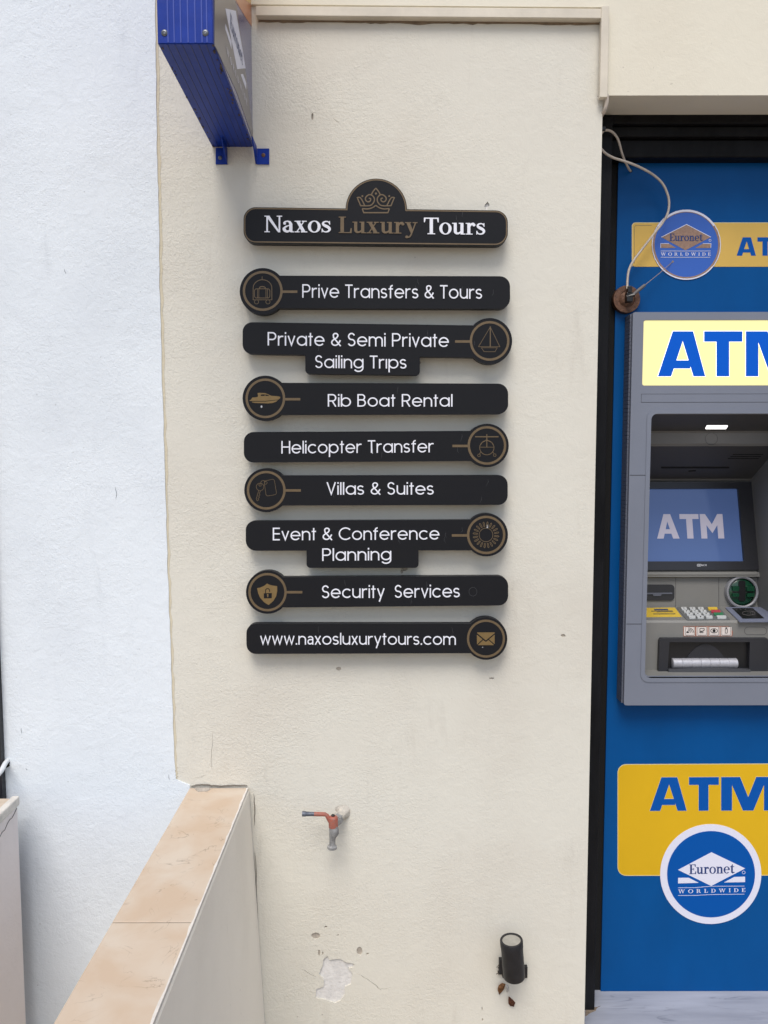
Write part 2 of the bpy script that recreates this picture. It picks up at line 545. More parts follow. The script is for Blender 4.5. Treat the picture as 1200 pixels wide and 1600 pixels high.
def ribbon(pts, w, closed=False):
    """quads along a polyline; w a number or one per point; mitred joints"""
    pts = [Vector((p[0], p[1])) for p in pts]
    n = len(pts)
    ws = w if isinstance(w, (list, tuple)) else [w] * n
    L, R = [], []
    for i in range(n):
        a = pts[i - 1] if (closed or i > 0) else None
        c = pts[(i + 1) % n] if (closed or i < n - 1) else None
        d1 = (pts[i] - a).normalized() if a is not None else None
        d2 = (c - pts[i]).normalized() if c is not None else None
        if d1 is None: d1 = d2
        if d2 is None: d2 = d1
        n1, n2 = Vector((-d1.y, d1.x)), Vector((-d2.y, d2.x))
        m = n1 + n2
        m = m.normalized() if m.length > 1e-6 else n1
        k = 1 / max(0.38, m.dot(n1))
        L.append(pts[i] + m * (ws[i] / 2 * k)); R.append(pts[i] - m * (ws[i] / 2 * k))
    out = []
    for i in range(n if closed else n - 1):
        j = (i + 1) % n
        out.append([tuple(L[i]), tuple(L[j]), tuple(R[j]), tuple(R[i])])
    return out

def arc(cx, cy, rx, a0, a1, ry=None, n=None):
    ry = rx if ry is None else ry
    n = n or max(3, int(abs(a1 - a0) / 11))
    return [(cx + rx * math.cos(math.radians(a0 + (a1 - a0) * i / n)), cy + ry * math.sin(math.radians(a0 + (a1 - a0) * i / n))) for i in range(n + 1)]
def disc(cx, cy, r, ry=None, n=32):
    return arc(cx, cy, r, 0, 360, ry, n)[:-1]
def circ(cx, cy, r, w, ry=None, n=36):
    return ribbon(disc(cx, cy, r, ry, n), w, True)
def rect(x0, y0, x1, y1):
    return [(x0, y0), (x1, y0), (x1, y1), (x0, y1)]
def rquad(pts, radii, n=6):
    """polygon with rounded corners"""
    out = []
    N = len(pts)
    for i in range(N):
        p = Vector(pts[i]); r = radii[i] if isinstance(radii, (list, tuple)) else radii
        if r <= 0:
            out.append(tuple(p)); continue
        a = (Vector(pts[i - 1]) - p).normalized(); b = (Vector(pts[(i + 1) % N]) - p).normalized()
        k = r / math.tan(a.angle(b) / 2)
        s, e = p + a * k, p + b * k
        c = p + (a + b).normalized() * (r / math.sin(a.angle(b) / 2))
        t0 = math.atan2((s - c).y, (s - c).x); t1 = math.atan2((e - c).y, (e - c).x)
        d = (t1 - t0 + PI) % (2 * PI) - PI
        for q in range(n + 1):
            out.append((c.x + r * math.cos(t0 + d * q / n), c.y + r * math.sin(t0 + d * q / n)))
    return out
def rrect(x0, y0, x1, y1, r, n=6):
    return rquad([(x0, y0), (x1, y0), (x1, y1), (x0, y1)], r, n)

# ------------------------------------------------------------------ lettering: three hand-made alphabets (cap height 1, y up)
def geo(ch, w=0.10, two_storey=False):
    s = w / 2; h = 0.74; R = h / 2 - s; c = h / 2; T = 1 - s
    P = []
    def rb(p, closed=False): P.extend(ribbon(p, w, closed))
    x0 = s; x1 = h - s
    if ch == 'a' and two_storey:
        rb([(0.07, 0.60)] + arc(0.25, 0.50, 0.19, 120, 0, 0.18) + [(0.44, 0)])
        rb([(0.44, 0.43)] + [(0.30, 0.43)] + arc(0.22, 0.245, 0.16, 110, 290, 0.185) + [(0.44, 0.16)]); return P, 0.44 + s
    if ch in 'abdpqgo':
        P.extend(circ(c, c, R, w, n=28))
        if ch in 'adqg': rb([(x1, h), (x1, {'a': 0, 'd': 0, 'q': -.28, 'g': 0.03}[ch])])
        if ch == 'd': rb([(x1, 0), (x1, 1)])
        if ch in 'bp': rb([(x0, 1), (x0, 0)] if ch == 'b' else [(x0, h), (x0, -.30)])
        if ch == 'g': rb([(x1, 0.05)] + arc(c, 0.03, R, 0, -150, 0.27))
        return P, h
    if ch == 'c': rb(arc(c, c, R, 42, 318)); return P, h - 0.07
    if ch == 'e':
        rb(arc(c, c, R, 0, 322)); rb([(x0, c), (h, c)]); return P, h
    if ch == 'f': rb([(0.15, 0), (0.15, 0.78)] + arc(0.31, 0.78, 0.16, 165, 85)); rb([(0, .69), (0.34, .69)]); return P, 0.36
    if ch == 'h': rb([(s, 0), (s, 1)]); rb(arc(.31, .43, .31 - s, 180, 0, .31 - s) + [(.62 - s, 0)]); return P, .62
    if ch == 'n': rb([(s, 0), (s, h)]); rb(arc(.31, .43, .31 - s, 180, 0, .31 - s) + [(.62 - s, 0)]); return P, .62
    if ch == 'm':
        rb([(s, 0), (s, h)])
        for k in (0, 1):
            o = k * (.56 - w); rb(arc(.28 + o, .46, .28 - s, 180, 0, .28 - s) + [(.56 - s + o, 0)])
        return P, 1.12 - w
    if ch == 'i': rb([(s, 0), (s, h)]); P.append(rect(0, .87, w, 1)); return P, w
    if ch == '\u0131': rb([(s, 0), (s, h)]); return P, w
    if ch == 'l': rb([(s, 0), (s, 1)]); return P, w
    if ch == 'r': rb([(s, 0), (s, h)]); rb(arc(.31, .43, .31 - s, 180, 72, .31 - s)); return P, .40
    if ch == 's':
        r = (h - w) / 4
        rb(arc(.24, h - s - r, .19, 25, 270, r, 16)[:-1] + arc(.24, s + r, .20, 90, -155, r, 16)); return P, .50
    if ch == 't': rb([(.15, 0), (.15, .96)]); rb([(0, .69), (.32, .69)]); return P, .33
    if ch == 'u': rb([(.62 - s, 0), (.62 - s, h)]); rb([(s, h)] + arc(.31, .31, .31 - s, 180, 360, .31 - s)); return P, .62
    if ch == 'v': rb([(s * .9, h), (.28, s * 1.1), (.56 - s * .9, h)]); return P, .56
    if ch == 'w': rb([(s * .9, h), (.23, s), (.43, h - s * .6), (.63, s), (.86 - s * .9, h)]); return P, .86
    if ch == 'x': rb([(s, h), (.52 - s, 0)]); rb([(s, 0), (.52 - s, h)]); return P, .52
    if ch == 'y': rb([(s * .9, h), (.29, .05)]); rb([(.57 - s * .9, h), (.17, -.29)]); return P, .57
    if ch == '.': P.append(rect(0, 0, w * 1.15, w * 1.15)); return P, w * 1.15
    if ch == 'P': rb([(s, 0), (s, 1)]); rb([(s, T), (.34, T)] + arc(.34, .70, .24, 80, -80, T - .70) + [(.34, .40 + s), (s, .40 + s)]); return P, .64
    if ch == 'R': rb([(s, 0), (s, 1)]); rb([(s, T), (.34, T)] + arc(.34, .70, .23, 80, -80, T - .70) + [(.34, .40 + s), (s, .40 + s)]); rb([(.33, .44), (.58, 0)]); return P, .64
    if ch == 'B':
        rb([(s, 0), (s, 1)]); rb([(s, T), (.32, T)] + arc(.32, .74, .20, 80, -80, T - .74) + [(.32, .54), (s, .54)])
        rb([(.32, .54)] + arc(.34, .30, .23, 80, -80, .24) + [(.34, s), (s, s)]); return P, .64
    if ch == 'T': rb([(.29, 0), (.29, 1)]); rb([(0, T), (.58, T)]); return P, .58
    if ch == 'H': rb([(s, 0), (s, 1)]); rb([(.68 - s, 0), (.68 - s, 1)]); rb([(s, .52), (.68 - s, .52)]); return P, .68
    if ch == 'E': rb([(s, 0), (s, 1)]); [rb([(s, y), (.52, y)]) for y in (s, .52, T)]; return P, .54
    if ch == 'V': rb([(s * .9, 1), (.34, s), (.68 - s * .9, 1)]); return P, .68
    if ch == 'C': rb(arc(.5, .5, .5 - s, 42, 318, n=26)); return P, .88
    if ch == 'S':
        r = (1 - w) / 4
        rb(arc(.29, 1 - s - r, .21, 20, 270, r, 16)[:-1] + arc(.29, s + r, .23, 90, -160, r, 16)); return P, .59
    if ch == '&':
        rb([(.70, 0), (.19, .64)] + arc(.335, .79, .165, 205, -25, .15) + [(.42, .62), (.20, .48)] + arc(.30, .27, .24, 125, 330, .21) + [(.60, .28), (.68, .44)]); return P, .74
    return P, .3

def serif(ch):
    P = []
    S = 0.055
    def q(*p): P.append(list(p))
    def r_(x0, y0, x1, y1): P.append(rect(x0, y0, x1, y1))
    def rb(p, w, c=False): P.extend(ribbon(p, w, c))
    def ring(cx, cy, rx, ry, ix, iy, n=28, a0=0, a1=360):
        o = arc(cx, cy, rx, a0, a1, ry, n); i = arc(cx, cy, ix, a0, a1, iy, n)
        for k in range(n): P.append([o[k], o[k + 1], i[k + 1], i[k]])
    x = .70
    if ch == 'N':
        r_(.10, 0, .185, 1); r_(.75, 0, .835, 1); q((.06, 1), (.26, 1), (.835, 0), (.72, 0))
        r_(0, 1 - S, .2, 1); r_(0, 0, .285, S); r_(.65, 1 - S, .935, 1); return P, .935
    if ch == 'L': r_(.09, 0, .275, 1); r_(0, 1 - S, .38, 1); r_(0, 0, .68, S); q((.58, S), (.68, 0), (.69, .30), (.63, .30)); return P, .69
    if ch == 'T': r_(.32, 0, .50, 1); r_(0, .93, .82, 1); r_(.2, 0, .62, S); q((0, 1), (.10, .93), (.055, .72), (0, .72)); q((.82, 1), (.72, .93), (.765, .72), (.82, .72)); return P, .82
    if ch == 'E':
        r_(.10, 0, .28, 1); r_(0, 1 - S, .66, 1); r_(0, 0, .70, S); r_(.2, .48, .48, .54)
        q((.66, 1), (.54, .95), (.60, .74), (.66, .74)); q((.70, 0), (.57, .05), (.645, .28), (.70, .28)); r_(.44, .38, .49, .64); return P, .70
    if ch == 'I': r_(.10, 0, .26, 1); r_(0, 0, .36, S); r_(0, 1 - S, .36, 1); return P, .36
    if ch == 'D': r_(.10, 0, .26, 1); r_(0, 0, .4, S); r_(0, 1 - S, .4, 1); ring(.38, .5, .48, .5, .31, .445, 20, -90, 90); return P, .86
    if ch == 'O': ring(.48, .5, .48, .515, .30, .45); return P, .96
    if ch == 'R':
        r_(.10, 0, .26, 1); r_(0, 0, .38, S); r_(0, 1 - S, .38, 1); ring(.36, .745, .32, .255, .15, .2, 16, -90, 90)
        q((.34, .52), (.50, .5), (.86, 0), (.66, 0)); return P, .86
    if ch == 'W':
        for o in (0, .5):
            q((.06 + o, 1), (.22 + o, 1), (.42 + o, .12), (.34 + o, 0)); q((.34 + o, 0), (.42 + o, 0), (.66 + o, 1), (.59 + o, 1))
        r_(0, 1 - S, .34, 1); r_(.5, 1 - S, .8, 1); r_(1.0, 1 - S, 1.26, 1); return P, 1.26
    if ch == 'x':
        q((.06, x), (.25, x), (.60, 0), (.40, 0)); q((.07, 0), (.135, 0), (.545, x), (.475, x))
        r_(0, x - S, .32, x); r_(.38, x - S, .64, x); r_(0, 0, .26, S); r_(.33, 0, .67, S); return P, .67
    if ch == 'o': ring(.34, .35, .34, .365, .175, .305); return P, .68
    if ch == 'e':
        ring(.32, .35, .32, .365, .155, .305, 26, 0, 316); r_(.14, .34, .63, .395); return P, .64
    if ch == 'a':
        pts = [(.07, .55), (.13, .64), (.25, .675), (.37, .63), (.425, .50), (.43, .30), (.43, .08)]
        rb(pts, [.12, .08, .07, .12, .17, .17, .17]); P.append(disc(.10, .535, .075, n=14))
        q((.36, .03), (.44, 0), (.60, 0), (.60, .05), (.51, .07), (.51, .18), (.4, .2))
        rb(spline([(.42, .43), (.24, .38), (.10, .28), (.09, .15), (.19, .055), (.31, .07), (.42, .17)], 4),
           [.06] * 5 + [.10] * 4 + [.165] * 6 + [.13] * 5 + [.09] * 5); return P, .60
    if ch == 's':
        pts = spline([(.44, .55), (.36, .645), (.24, .665), (.12, .61), (.10, .50), (.22, .40), (.36, .32), (.44, .20), (.38, .08), (.25, .035), (.12, .065), (.05, .17)], 4)
        n = len(pts); rb(pts, [.06 + .11 * math.exp(-((i / (n - 1) - .5) / .22) ** 2) for i in range(n)])
        q((.46, .70), (.41, .68), (.42, .48), (.47, .48)); q((.02, 0), (.07, .02), (.07, .23), (.02, .23)); return P, .52
    if ch == 'u':
        r_(.09, .2, .255, x); r_(0, x - S, .255, x); r_(.46, .0, .625, x); r_(.37, x - S, .625, x); r_(.46, 0, .72, S)
        rb(spline([(.172, .26), (.19, .12), (.29, .06), (.40, .09), (.52, .20)], 4), [.165] * 4 + [.14] * 4 + [.11] * 4 + [.09] * 5); return P, .72
    if ch == 'n':
        r_(.09, 0, .255, x); r_(0, x - S, .2, x); r_(0, 0, .34, S); r_(.46, 0, .625, .5); r_(.37, 0, .72, S)
        rb(spline([(.18, .50), (.30, .61), (.42, .645), (.52, .58), (.542, .45)], 4), [.09] * 4 + [.11] * 4 + [.14] * 4 + [.165] * 5); return P, .72
    if ch == 'r':
        r_(.09, 0, .255, x); r_(0, x - S, .255, x); r_(0, 0, .38, S)
        rb(spline([(.20, .44), (.27, .58), (.38, .655), (.47, .635)], 4), [.09, .09, .1, .1, .11, .11, .12, .12, .12, .12, .12, .12, .12]); P.append(disc(.455, .58, .085, n=16)); return P, .54
    if ch == 'y':
        q((.06, x), (.25, x), (.43, .16), (.36, -.02), (.32, -.02)); r_(0, x - S, .33, x); r_(.40, x - S, .66, x)
        rb(spline([(.565, x), (.42, .22), (.33, -.04), (.24, -.19), (.13, -.235)], 4), [.065] * 8 + [.075] * 9); P.append(disc(.10, -.20, .085, n=16)); return P, .66
    if ch == 't':
        q((.10, .12), (.265, .12), (.265, .92), (.215, .92), (.10, .74)); r_(0, x - S, .42, x)
        rb(spline([(.182, .2), (.2, .08), (.28, .045), (.36, .06), (.43, .12)], 4), [.165] * 4 + [.13] * 4 + [.09] * 9); return P, .43
    return P, .3

A_SH = [[(0, 0), (.294, 0), (.55, .787), (.55, 1), (.33, 1)], [(.55, .787), (.79, 0), (1.05, 0), (.78, 1), (.55, 1)], [(.33, .174), (.72, .174), (.72, .355), (.33, .355)]]
T_SH = [[(0, .77), (.85, .77), (.85, 1), (0, 1)], [(.275, 0), (.555, 0), (.555, .8), (.275, .8)]]
M_SH = [[(0, 0), (0, 1), (.54, 1), (.77, .40), (1.0, 1), (1.54, 1), (1.54, 0), (1.22, 0), (1.22, .76), (.92, 0), (.62, 0), (.31, .76), (.31, 0)]]
def wide(ch):
    return {'A': (A_SH, 1.05), 'T': (T_SH, .85), 'M': (M_SH, 1.54)}[ch]
def plainbold(ch):
    w = .26
    if ch == 'A': return [[(0, 0), (.27, 0), (.47, .70), (.47, 1), (.33, 1)], [(.47, .70), (.67, 0), (.94, 0), (.61, 1), (.47, 1)], [(.2, .2), (.74, .2), (.74, .38), (.2, .38)]], .94
    if ch == 'T': return [[(0, .80), (.80, .80), (.80, 1), (0, 1)], [(.27, 0), (.53, 0), (.53, .85), (.27, .85)]], .80
    if ch == 'M': return [[(0, 0), (0, 1), (.22, 1), (.48, .58), (.74, 1), (.96, 1), (.96, 0), (.71, 0), (.71, .55), (.48, .22), (.25, .55), (.25, 0)]], .96

CACHE = {}
def layout(text, font, track, space):
    x = 0; items = []
    for ch in text:
        if ch == ' ':
            x += space; continue
        key = (font.__name__ if font.__name__ != '<lambda>' else id(font), ch)
        if key not in CACHE:
            p, a = font(ch)
            CACHE[key] = (union(p), a)
        sh, a = CACHE[key]
        items.append((x, sh)); x += a + track
    return items, x - track
def text_shape(text, font, x0, y0, x1, y1, cap, track=0.1, space=0.36, slant=0.0):
    """letters set on a baseline from (x0, y0) to (x1, y1), y down, stretched to fill it"""
    items, w = layout(text, font, track, space)
    V, T = [], []
    ux, uy = (x1 - x0) / w, (y1 - y0) / w
    for ox, (v, t) in items:
        b = len(V)
        V += [(x0 + ux * (ox + a + slant * c), y0 + uy * (ox + a) - cap * c) for a, c in v]
        T += [tuple(i + b for i in f) for f in t]
    return V, T
geo_url = lambda ch: geo(ch, 0.10, True)
def merge(*shapes):
    V, T = [], []
    for v, t in shapes:
        b = len(V); V += v; T += [tuple(i + b for i in f) for f in t]
    return V, T

# ------------------------------------------------------------------ setting
bm = bmesh.new()
for sx, sy in ((-30, -30), (30, -30), (30, 30), (-30, 30)): bm.verts.new((sx, sy, 0))
bm.faces.new(bm.verts[:])
tag(obj('ground', bm, M['ground']), 'pale stone paving of the lane in front of the wall', None, kind='structure')

w0 = W(0.0)
EDGE = w0.P(926, 950).x                      # right-hand corner of the pillar
SILL_Z = W(.145).P(1070, 1549).z
TRUNK_Z = w0.P(660, 28).z

# ---- beige building: pillar wall with real flaked-off spots, lintel above the doorway, black door frame
bld = thing('shop_building', (0.0, 0.2, 0), 'beige stuccoed shop front with cream lintel above a black framed doorway', 'building')
def crop3(pts): return [(460 + x / 3.0, 1430 + y / 3.0) for x, y in pts]
def jag(poly, amp, n=3):
    out = []
    for a, b in zip(poly, poly[1:] + poly[:1]):
        for k in range(n):
            t = k / n
            out.append((a[0] + (b[0] - a[0]) * t + random.uniform(-amp, amp), a[1] + (b[1] - a[1]) * t + random.uniform(-amp, amp)))
    return out
flake = jag(crop3([(155, 192), (165, 210), (215, 205), (245, 222), (283, 230), (275, 245), (255, 250), (272, 275), (265, 325), (240, 335), (235, 375), (215, 400), (190, 412), (150, 398), (100, 388), (103, 345), (135, 335), (140, 305), (115, 275), (130, 240), (135, 210)]), .5)
chips = [crop3(disc(100, 97, 21, 16, 12)), crop3(disc(305, 168, 14, 20, 12)), crop3(disc(116, 176, 5, 16, 8)), crop3(disc(133, 178, 4, 9, 8)),
         crop3(disc(147, 55, 7, 6, 8)), crop3(disc(205, 93, 4, 4, 7)), crop3(disc(343, 182, 6, 5, 7)), crop3(disc(882, 490, 4, 8, 7)), crop3(disc(880, 438, 3, 9, 7)),
         crop3(disc(14, 478, 4, 4, 7)), crop3(disc(130, 468, 2.5, 5, 7)), [(x, y) for x, y in disc(529, 1045, 4, 3, 8)], disc(880, 993, 4, 2.4, 8),
         disc(488, 182, 1.6, 6, 8), disc(632, 889, 5, 3.4, 8), disc(768, 1060, 4, 1.6, 8), disc(628, 893, 2, 4, 8), disc(656, 567, 2.4, 1.6, 8)]
chips = [jag(c, .35, 2) for c in chips]
heart = jag([(758, 319), (762, 315), (765, 320), (761, 328), (757, 323)], .3, 2)
def crack(pts, w):
    p = []
    for a, b in zip(pts, pts[1:]):
        for k in range(4):
            t = k / 4
            p.append((a[0] + (b[0] - a[0]) * t + random.uniform(-.5, .5), a[1] + (b[1] - a[1]) * t + random.uniform(-.5, .5)))
    p.append(pts[-1])
    n = len(p)
    q = ribbon(p, [w * (1.0 - abs(2 * i / (n - 1) - 1) ** 3 * .9) for i in range(n)])
    up = [q[0][0]] + [s[1] for s in q]; dn = [q[0][3]] + [s[2] for s in q]
    return up + dn[::-1]
cracks = [crack(crop3([(290, 268), (340, 300), (372, 322), (400, 348), (455, 340)]), 1.0), crack(crop3([(30, 248), (70, 275), (105, 290)]), .9),
          crack([(333, 1140), (331, 1168), (330, 1190), (331, 1205)], .5), crack([(300, 1217), (318, 1213), (322, 1210)], .5),
          crack([(397, 1330), (401, 1400), (403, 1450)], .9), crack([(520, 185), (530, 192)], .6)]
wx0, wx1, wz0, wz1 = -3.0, EDGE, 0.0, 4.2
def to_xz(c): return [(w0.P(*p).x, w0.P(*p).z) for p in c]
front = evenodd([rect(wx0, wz0, wx1, wz1)] + [to_xz(c) for c in [flake, heart] + chips + cracks])
slabo('wall', front, w0, M['beige'], bld, 0, -.0036, mapf=lambda x, z: Vector((x, 0, z)))
boxo('bare_plaster', M['bare'], bld, wx0, EDGE - .0005, .0038, .45, 0, 4.2)
for c in chips:
    slabo('chipped_spot', union([c]), W(.0028), M['chip'], bld, 0, -.0004)
for c in cracks:
    slabo('crack', union([c]), W(.0022), M['crackm'], bld, 0, -.0006)
# lintel, a little proud of the pillar, reaches over it above the trunking
LZ = W(-.006).P(1070, 149).z
bm = bmesh.new()
tl = [w0.P(395, 8), w0.P(944, 14)]
LY = -.006
prof = [(EDGE + .004, LZ), (3.2, LZ), (3.2, 4.2), (-.45, 4.2), (-.45, tl[0].z), (EDGE + .004, tl[1].z)]
slab(bm, union([prof]), W(LY), 0, -(.10 - LY), mapf=lambda x, z: Vector((x, LY, z)))
bmesh.ops.bevel(bm, geom=[e for e in bm.edges if len(e.link_faces) == 2 and e.calc_face_angle(0) > 1.2 and abs(e.verts[0].co.y - LY) < 1e-4 and abs(e.verts[1].co.y - LY) < 1e-4], offset=.004, segments=2, affect='EDGES')
obj('lintel', bm, M['cream'], bld)
# door frame: header of stepped mouldings and the left jamb; right jamb and pier stand beyond the picture
YP = .145
HZ = W(.12).P(1070, 248).z
jx = W(.08).P(948, 670).x
bx0_ = W(YP).P(957.5, 670).x
bm = bmesh.new()
zs = [LZ + .02, W(.09).P(1070, 194).z, W(.10).P(1070, 214).z, HZ]
for k, yy in enumerate((.088, .098, .112)):
    box(bm, EDGE + .001, 2.2, yy, .20, zs[k + 1], zs[k] - (.001 if k else 0), bevel=.003)
obj('door_header', bm, M['frame'], bld)
bm = bmesh.new()
box(bm, EDGE + .0005, jx, .080, .20, SILL_Z - .003, zs[1] + .012, bevel=.002)
obj('door_jamb', bm, M['frame_side'], bld)
boxo('door_jamb', M['frame_side'], bld, 1.62, 1.66, .08, .20, SILL_Z - .003, zs[1] + .012, bevel=.002)
boxo('door_gap', M['void'], bld, jx + .0005, bx0_ + .004, .150, .199, SILL_Z + .0005, HZ - .002)
boxo('door_backing', M['void'], bld, EDGE + .002, .566, .201, .30, 0, 2.6)
boxo('door_backing', M['void'], bld, 1.034, 2.2, .201, .30, 0, 2.6)
boxo('pier', M['beige'], bld, 1.661, 3.2, .0, .45, 0, LZ - .0005)
boxo('marble_sill', M['sill'], bld, EDGE + .0008, 1.6605, -.05, .20, SILL_Z - .045, SILL_Z, bevel=.003)
boxo('step_base', M['grey_render'], bld, EDGE + .0012, 1.66, -.03, .20, 0, SILL_Z - .0455)
# grime where jamb meets sill
bm = bmesh.new()
g = jag([(915, 1576), (934, 1573), (938, 1571), (930, 1579), (921, 1583), (915, 1588)], .8, 3)
pl = Plane((0, 0, SILL_Z + .0006), (0, 0, 1))
slab(bm, union([g]), pl, 0, -.0012)
obj('sill_grime', bm, mat('brown_grime', '#8a7b6a', .95, var=.4, vscale=150, bump=.5, bscale=200), bld)

# ---- white neighbour: a skin of white render over the same wall line, with an uneven painted edge
nb = thing('white_building', (-1.5, 0.2, 0), 'bluish white stuccoed house wall left of the beige pillar', 'building')
edge_px = [(243, 0), (244.5, 120), (246, 240), (248.5, 330), (250, 450), (254, 600), (259, 760), (262, 880), (266.5, 1000), (270.5, 1120), (274, 1200), (275.5, 1217), (284, 1221), (297, 1226), (298, 1240)]
ep = [w0.P(*p) for p in edge_px]
fine = []
for a, b in zip(ep, ep[1:]):
    for k in range(8):
        q = a.lerp(b, k / 8); fine.append((q.x + random.uniform(-.0009, .0009), q.z))
fine.append((ep[-1].x, ep[-1].z))
poly = [(-8, 4.2), (fine[0][0] + .01, 4.2)] + fine + [(fine[-1][0], 0), (-8, 0)]
slabo('wall', evenodd([poly]), W(-.003), M['white'], nb, 0, -.0029, mapf=lambda x, z: Vector((x, -.003, z)))
boxo('wall_core', M['white'], nb, -8, -3.001, .001, .45, 0, 4.2)
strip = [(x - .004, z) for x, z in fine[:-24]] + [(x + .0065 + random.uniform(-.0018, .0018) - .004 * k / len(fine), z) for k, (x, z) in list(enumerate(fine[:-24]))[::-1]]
slabo('edge_strip', evenodd([strip]), W(-.0008), M['edge_tan'], nb, 0, -.0006, mapf=lambda x, z: Vector((x, -.0008, z)))  # narrow tan strip along the edge of the white skin

for mk_ in ([(263.5, 1210), (264.5, 1219)], [(33, 1138), (33.5, 1146)], [(40, 1201), (43, 1203)], [(58, 1540), (60, 1539)], [(100, 420), (103, 428)], [(180, 760), (182, 772), (181, 780)]):
    slabo('hairline_mark', union([crack(mk_, .9)]), W(-.0034), M['mark'], nb, 0, -.0005)

# dark door at the very edge, its edge only just in the picture, and a pipe stub sticking out of the wall
dx = W(-.02).P(3.2, 1225).x
door = thing('dark_door', (-1.3, -.02, .3), 'dark painted door edge at the far left behind the short parapet', 'door')
boxo('door_leaf', M['door'], door, -2.0, dx, -.02, -.0035, .3, 2.25)
boxo('door_panel', M['door'], door, -1.9, dx - .1, -.026, -.0205, .6, 2.1)
pipe = thing('pipe_stub', tuple(w0.P(12, 1190)), 'thin white pipe stub sticking out of a dark hole in the white wall', 'pipe')
bm = bmesh.new()
a = W(-.004).P(11.5, 1189)
tube(bm, [a + Vector((0, .004, .002)), a + Vector((0, -.012, -.002)), W(-.05).P(3, 1203), W(-.07).P(-8, 1216)], .0055, 12)
obj('pipe', bm, M['pvc'], pipe, True)
bm = bmesh.new(); slab(bm, union([jag(disc(10, 1193, 5.5, 6.5, 14), .6, 2)]), W(-.0036), 0, -.0005)
obj('hole', bm, M['hole'], pipe)

# ---- parapets
CZ = w0.P(342, 1230).z
cl, cr = w0.P(297, 1231).x, w0.P(387.5, 1229).x
par = thing('parapet_wall', ((cl + cr) / 2, -.7, 0), 'low grey plastered parapet capped with peach marble slabs, running from the wall', 'wall')
bm = bmesh.new()
CT = .022
vs = []
for y in (-.0032, -1.45):
    for (x, z) in ((cl + .004, 0), (cr + .040, 0), (cr + .0032, CZ - .010), (cr + .0008, CZ - .004), (cl + .004, CZ - .004)):
        vs.append(bm.verts.new((x, y, z)))
for i in range(5):
    bm.faces.new((vs[i], vs[(i + 1) % 5], vs[5 + (i + 1) % 5], vs[5 + i]))
bm.faces.new(vs[:5][::-1]); bm.faces.new(vs[5:])
obj('plaster_body', bm, M['grey_render'], par)
pc = Plane((0, 0, CZ), (0, 0, 1))
jy = pc.P(240, 1441).y
for y0, y1 in ((-.0032, jy + .0012), (jy - .0012, -1.45)):
    boxo('cap_slab', M['cap'], par, cl, cr, y1, y0, CZ - .0035, CZ, bevel=.0012)
boxo('joint', M['crackm'], par, cl + .001, cr - .001, jy - .001, jy + .001, CZ - .0035, CZ - .0012)
bm = bmesh.new()     # rough mortar line along the right edge of the cap and a spot at the wall
n = 60
la, lb = [], []
for i in range(n + 1):
    y = -.006 - 1.4 * (i / n) ** 1.2
    wdt = .0022 + .002 * random.random() + (.004 if random.random() < .12 else 0)
    la.append((cr - wdt * .45, y)); lb.append((cr + .0014, y))
slab(bm, union([la + lb[::-1]]), Plane((0, 0, CZ + .0012), (0, 0, 1)), 0, -.009, mapf=lambda x, y: Vector((x, y, CZ + .0012)))
obj('mortar_edge', bm, M['mortar'], par)
bm = bmesh.new()
slab(bm, union([jag([(303, 1231.5), (312, 1231), (326, 1231), (330, 1232.5), (322, 1236), (309, 1236)], .6, 3)]), Plane((0, 0, CZ + .0012), (0, 0, 1)), 0, -.002)
obj('mortar_spot', bm, M['chip'], par)
bm = bmesh.new()     # open joint between cap and wall, and the cracked corner below it
slab(bm, union([crack([(298, 1229.5), (306, 1227), (318, 1226.4), (330, 1228), (345, 1228.6), (366, 1227.8), (386, 1228)], 1.0)]), W(-.0036), .0, -.003)
obj('open_joint', bm, M['crackm'], par)
for k, (a, b, w_) in enumerate((((396.5, 1240), (397.5, 1290), 1.2), ((398, 1330), (401, 1400), .8), ((402.5, 1470), (404.5, 1535), 1.6), ((405, 1545), (407.5, 1592), 1.2))):
    bm = bmesh.new()
    m_ = ((a[0] + b[0]) / 2 + 1, (a[1] + b[1]) / 2)
    slab(bm, union([crack([a, m_, b], w_)]), W(-.0012), 0, -.001)
    obj('corner_crack', bm, M['crackm'], par)

x2 = W(-.06).P(31, 1262).x
z2 = W(-.06).P(15, 1243).z
par2 = thing('parapet_wall', (x2 - .08, -.7, 0), 'short pinkish white parapet end at the bottom left corner, cracked under its cap', 'wall')
boxo('plaster_body', M['pink_render'], par2, x2 - .17, x2 - .0025, -1.35, -.063, 0, z2 - .0215, bevel=.004)
boxo('cap_slab', M['cap'], par2, x2 - .166, x2 - .016, -1.35, -.068, z2 - .0205, z2 - .0025, bevel=.002)
boxo('plaster_cap_edge', M['mortar'], par2, x2 - .0155, x2 + .001, -1.35, -.060, z2 - .021, z2, bevel=.003)
bm = bmesh.new()
pts = [(x2 - .0018, -.070, z2 - .024)]
for i in range(12):
    pts.append((x2 - .0018, -.07 - .011 * i, z2 - .026 - .0035 * i + random.uniform(-.003, .003)))
tube(bm, pts, .0007, 5)
obj('crack', bm, M['crackm'], par2)

